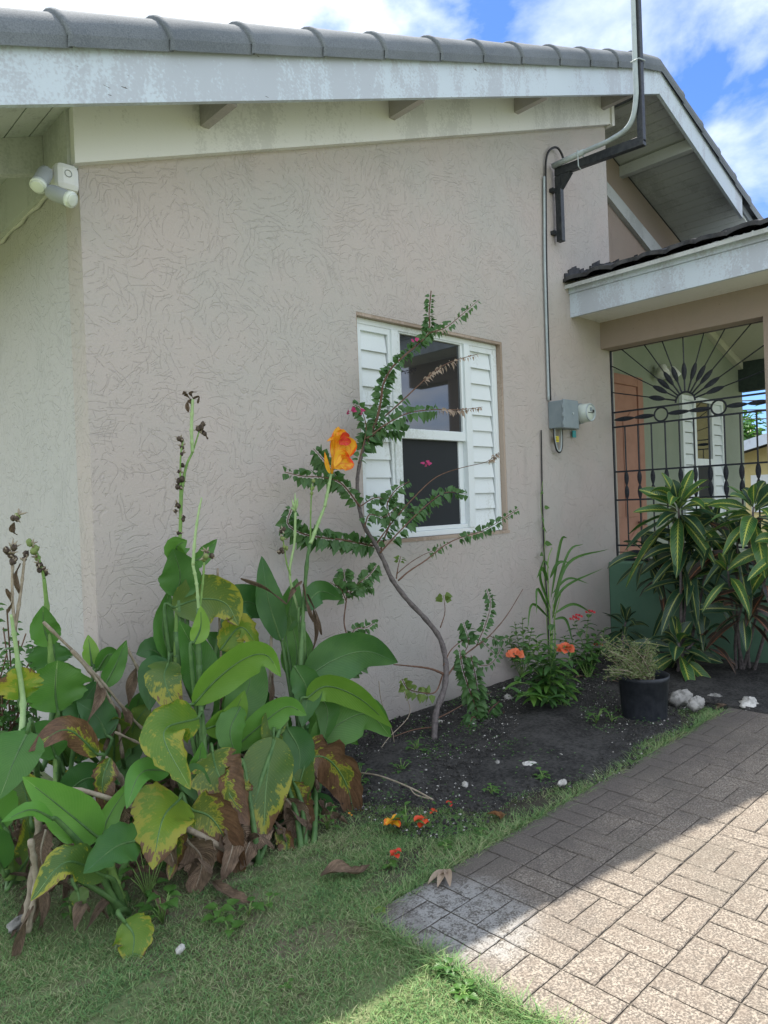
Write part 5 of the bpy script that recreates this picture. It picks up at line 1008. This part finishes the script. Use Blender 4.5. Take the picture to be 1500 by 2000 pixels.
# fallen flowers and petals
for k,(px,m_,n_,l,lab) in enumerate([((765,1612),'petal',6,.075,'fallen yellow and orange canna flower at the edge of the grass'),((826,1612),'petalr',7,.06,'fallen bright red canna flower beside the dry stick'),((772,1672),'petalr',5,.045,'crumpled orange red petal on the lawn nearest the camera'),((846,1587),'petalr',4,.032,'small faded red petal just above the fallen red flower'),((880,1571),'petalr',3,.032,'orange petal at the end of the dry twig'),((684,1592),'petal',3,.022,'small yellow petal under the scorched canna leaf')]):
    b=pt(px[0],px[1],'z',.035); t=thing('fallen_flower',lab,'fallen flower',b,'canna flowers fallen on the ground'); q=MB()
    for j in range(n_): a=j*2.4+k; smallleaf(q,b+V((0,0,.005*j)),V((math.cos(a),math.sin(a),.35)),V((0,0,-1)),l*.62*rs.uniform(.7,1.1),l*.24,rs,.5,.5,0,3,8,prof=obl)
    q.build('petal',LM[m_],t,smooth=True)
for k,(px,lab) in enumerate([((978,1601),'dry tan petal lying on the soil just above the path'),((872,1703),'curled brown petal on the corner of the path')]):
    b=pt(px[0],px[1],'z',.028); t=thing('dry_petal',lab,'dry petal',b); q=MB()
    for j in range(3): a=.4+j*.5; smallleaf(q,b+V((0,0,.004*j)),V((math.cos(a+k*2.6),math.sin(a+k*2.6),.12)),V((0,0,-1)),.085,.014,rs,.8,.3,0,3,8,prof=lance)
    q.build('petal',leafmat('tan_dry_petal',(.36,.17,.07),(.45,.25,.12),rib=(.3,.15,.06),transl=.15) if k==0 else LM['drybract'],t,smooth=True)
q=MB(); q.tube(spline([pt(690,1508,'z',.06),pt(740,1515,'z',.07),pt(800,1538,'z',.06),pt(846,1562,'z',.04)],20),[.004]*21,6); q.tube(spline([pt(800,1538,'z',.06),pt(812,1552,'z',.05),pt(838,1560,'z',.04)],10),.003,5); tag(q.build('dry_twig',M['drystem'],smooth=True),'long pale dry twig lying across the dark soil','twig')
for k,(a,lab) in enumerate([([(792,1660),(794,1620),(800,1585),(790,1545)],'thin upright dead stem between the two fallen flowers'),([(745,1460),(760,1440),(800,1395),(790,1350)],'thin bent grass stem standing against the wall'),([(740,1330),(745,1370),(765,1425),(770,1450)],'fine dead grass stem by the wall left of the trunk')]):
    q=MB(); q.tube(spline([P3(p,-.6+.1*k) for p in a],16),.0022,5); tag(q.build('dry_grass_stalk',M['drystem'],smooth=True),lab,'dead stem')
# ---------------------------------------------------------------- lawn
import array
def lawn(name,n_,area,hmin,hmax,m_,lab,seed,dens=None):
    r_=random.Random(seed); vs=[];fs=[];uv=[]; k=0
    while k<n_:
        x,y=area(r_)
        if dens and r_.random()>dens(x,y): continue
        z=gz(x,y); a=r_.random()*6.283; h=r_.uniform(hmin,hmax); ln=r_.uniform(.6,2.4)*h; w_=r_.uniform(.0008,.0017); b=r_.random()*6.283
        ca,sa=math.cos(a)*w_,math.sin(a)*w_; dx,dy=math.cos(b)*ln,math.sin(b)*ln; i=len(vs)
        vs+=[(x-ca,y-sa,z),(x+ca,y+sa,z),(x+dx*.4+ca*.8,y+dy*.4+sa*.8,z+h*.6),(x+dx*.4-ca*.8,y+dy*.4-sa*.8,z+h*.6),(x+dx,y+dy,z+h)]
        fs+=[(i,i+1,i+2,i+3),(i+3,i+2,i+4)]; c=r_.random(); uv+=[c,0,c,0,c,.6,c,.6, c,.6,c,.6,c,1]; k+=1
    me=bpy.data.meshes.new(name); me.from_pydata(vs,[],fs); ul=me.uv_layers.new(name='UVMap'); ul.data.foreach_set('uv',uv); me.materials.append(m_); me.update()
    o=bpy.data.objects.new(name,me); col.objects.link(o); tag(o,lab,'grass'); o['kind']='stuff'; return o
gm=mat('grass_blade',(.1,.2,.05),.6,spec=.3); g=G(gm); uvn=g.n('UVMap'); sx=g.n('SeparateXYZ'); g.l(uvn.outputs[0],sx.inputs[0]); nn_=g.noise(g.pos(),3.0,5,.6)
ff=g.ma('ADD',g.ma('MULTIPLY',sx.outputs[0],.55),g.ma('MULTIPLY',nn_,.8))
cg=g.ramp(ff,[(.30,(.07,.21,.07)),(.52,(.13,.32,.10)),(.72,(.24,.41,.14)),(.92,(.42,.45,.25))]); cg=g.mix(g.ma('MULTIPLY',g.ma('SUBTRACT',1,sx.outputs[1]),.55),cg,(.20,.19,.11)); g.col(cg)
tr=g.n('BsdfTranslucent'); g.l(cg,tr.inputs[0]); ms=g.n('MixShader'); ms.inputs[0].default_value=.3; g.l(g.b.outputs[0],ms.inputs[1]); g.l(tr.outputs[0],ms.inputs[2]); g.l(ms.outputs[0],g.t.nodes['Material Output'].inputs[0])
def onpath(x,y): return x>X0-.005 and y<Y0+.005 and x<X1
def larea(r):
    while 1:
        x=r.uniform(-5.6,-3.2); y=r.uniform(-2.7,.25)
        if onpath(x+.0,y) or (x>XW0 and y>0): continue
        return x,y
def dn(x,y):
    if x>-3.75 and y>-.75: return .12
    if x<XW0+1.2 and -.85<y<0 and x>-4.8: return .35
    return 1
def clump(f0,f1): return lambda x,y:(.35+.65*(math.sin(x*f0+math.sin(y*f1)*2)*math.sin(y*f0*1.1+x*3)>-.25))
lawn('lawn_grass',200000,larea,.004,.016,gm,'short tropical lawn grass, sunlit at the front and shaded by the roof',3,lambda x,y: dn(x,y)*clump(9,13)(x,y))
def edge(r):
    while 1:
        x=r.uniform(-3.9,-.5); y=bededge(x)+r.gauss(-.06,.16)
        if y<Y0-.01+.02*math.sin(x*23) and x<X1: continue
        if y>-.3 or y<-1.7: continue
        if r.random()>.5+.5*math.sin(x*9+y*14): continue
        return x,y
lawn('edge_grass',11000,edge,.005,.022,gm,'thin grass and moss growing between soil bed and path',4,clump(11,17))
def rim(r):
    if r.random()<.5: return X0-.01+r.gauss(0,.014),r.uniform(-2.6,Y0)
    return r.uniform(X0,X1),Y0+.005+r.gauss(0,.014)
lawn('path_fringe',7000,rim,.012,.045,gm,'fringe of grass growing over the path edges',5)
# ================================================================ BEYOND THE PORCH
nb=thing('neighbour_house','yellow neighbouring house with grey roof seen through the porch','house',(16,3,0)); nm=grainy('yellow_stucco',(.55,.48,.22),(.60,.52,.26),10); rm=grainy('grey_roof',(.10,.11,.11),(.16,.17,.17),8)
bx_=14.0
q=MB(); q.box((bx_,-6,-.5),(bx_+7,3.9,2.05)); q.build('wall',nm,nb)
q=MB(); q.prism([(bx_-.8,4.5,2.15),(bx_-.8,-6.5,4.9),(bx_-.8,-6.5,5.1),(bx_-.8,4.5,2.3)],(8.6,0,0)); q.build('roof',rm,nb)
q=MB(); q.prism([(bx_-.83,4.5,2.05),(bx_-.83,-6.5,4.8),(bx_-.83,-6.5,5.1),(bx_-.83,4.5,2.3)],(.03,0,0)); q.build('fascia_board',M['fascia'],nb)
q=MB(); q.prism([(bx_+.001,3.9,2.05),(bx_+.001,-6,2.05),(bx_+.001,-6,4.7),(bx_+.001,3.9,2.25)],(.15,0,0)); q.build('gable',nm,nb)
q=MB(); q.box((bx_-.04,3.2,.75),(bx_-.002,3.65,1.7)); q.build('door',M['white'],nb)
q=MB(); q.box((bx_-.04,1.6,.8),(bx_-.002,2.9,1.8)); wn=q.build('window',M['white'],nb); q=MB(); q.box((bx_-.05,1.66,.86),(bx_-.041,2.84,1.74)); q.build('pane',M['glass'],wn)
# hillside
hm=grainy('hill_scrub',(.05,.085,.03),(.16,.19,.09),.12,.95,.0,.1,.02); q=MB(); rows=[]
r_=random.Random(8)
for i in range(26):
    d=110+i*14; rows.append([V((d+14*math.sin(j*.6),-260+j*6.5,-1+ (34*(1-math.cos(math.pi*min(1,i/22)))/2)*(.85+.2*math.sin(j*.21)+.08*math.sin(j*.9+i))+1.6*r_.random()*(i>1))) for j in range(72)])
q.grid(rows); struct(q.build('hill',hm,smooth=False))
def fartree(k,x,y,h,rr):
    t=thing('tree','%s bushy tree on the slope beyond the yellow house'%['nearest','middle','farthest','leftmost','small'][k],'tree',(x,y,0),'trees beyond the neighbouring house'); r2=random.Random(k); q=MB(); q.tube([(x,y,-1),(x+.2,y,h*.4),(x,y+.2,h*.7)],[.25,.18,.08],8)
    for b in range(5): a=r2.random()*6.28; q.tube([(x+.1,y,h*.4),(x+math.cos(a)*rr*.6,y+math.sin(a)*rr*.6,h*.75)],[.12,.03],6)
    q.build('trunk',M['trunk'],t); q=MB()
    cl=[(V((x,y,h*.68))+V((r2.gauss(0,1)*rr*.45,r2.gauss(0,1)*rr*.45,r2.gauss(0,1)*h*.13))) for _ in range(14)]
    for j in range(1500): c=cl[j%14]+V((r2.gauss(0,1),r2.gauss(0,1),r2.gauss(0,.8)))*rr*.2; smallleaf(q,c,rvec(r2,r2.uniform(-.5,.5)),rvec(r2,1),.5,.14,r2,0,.2,0,1,2)
    q.build('crown',LM['weed'],t)
for k,a in enumerate([(75,17,7,3),(52,5,7.5,3.5),(60,12,8,3.5),(40,15,7,3),(70,-2,9,4)]): fartree(k,*a)
for k,(y0,z0) in enumerate(((6.0,4.3),(6.3,4.0),(5.6,4.6))):
    q=MB(); q.tube([(22,y0+14-28*i/24,z0+1.2-2.6*(i/24)+ .9*((i/12-1)**2)) for i in range(25)],.02,5); tag(q.build('overhead_wire',M['cable'],smooth=True),['lowest overhead wire seen through the far grille','middle overhead wire seen through the far grille','highest overhead wire seen through the far grille'][(1,0,2)[k]],'wire','overhead wires beyond the porch')
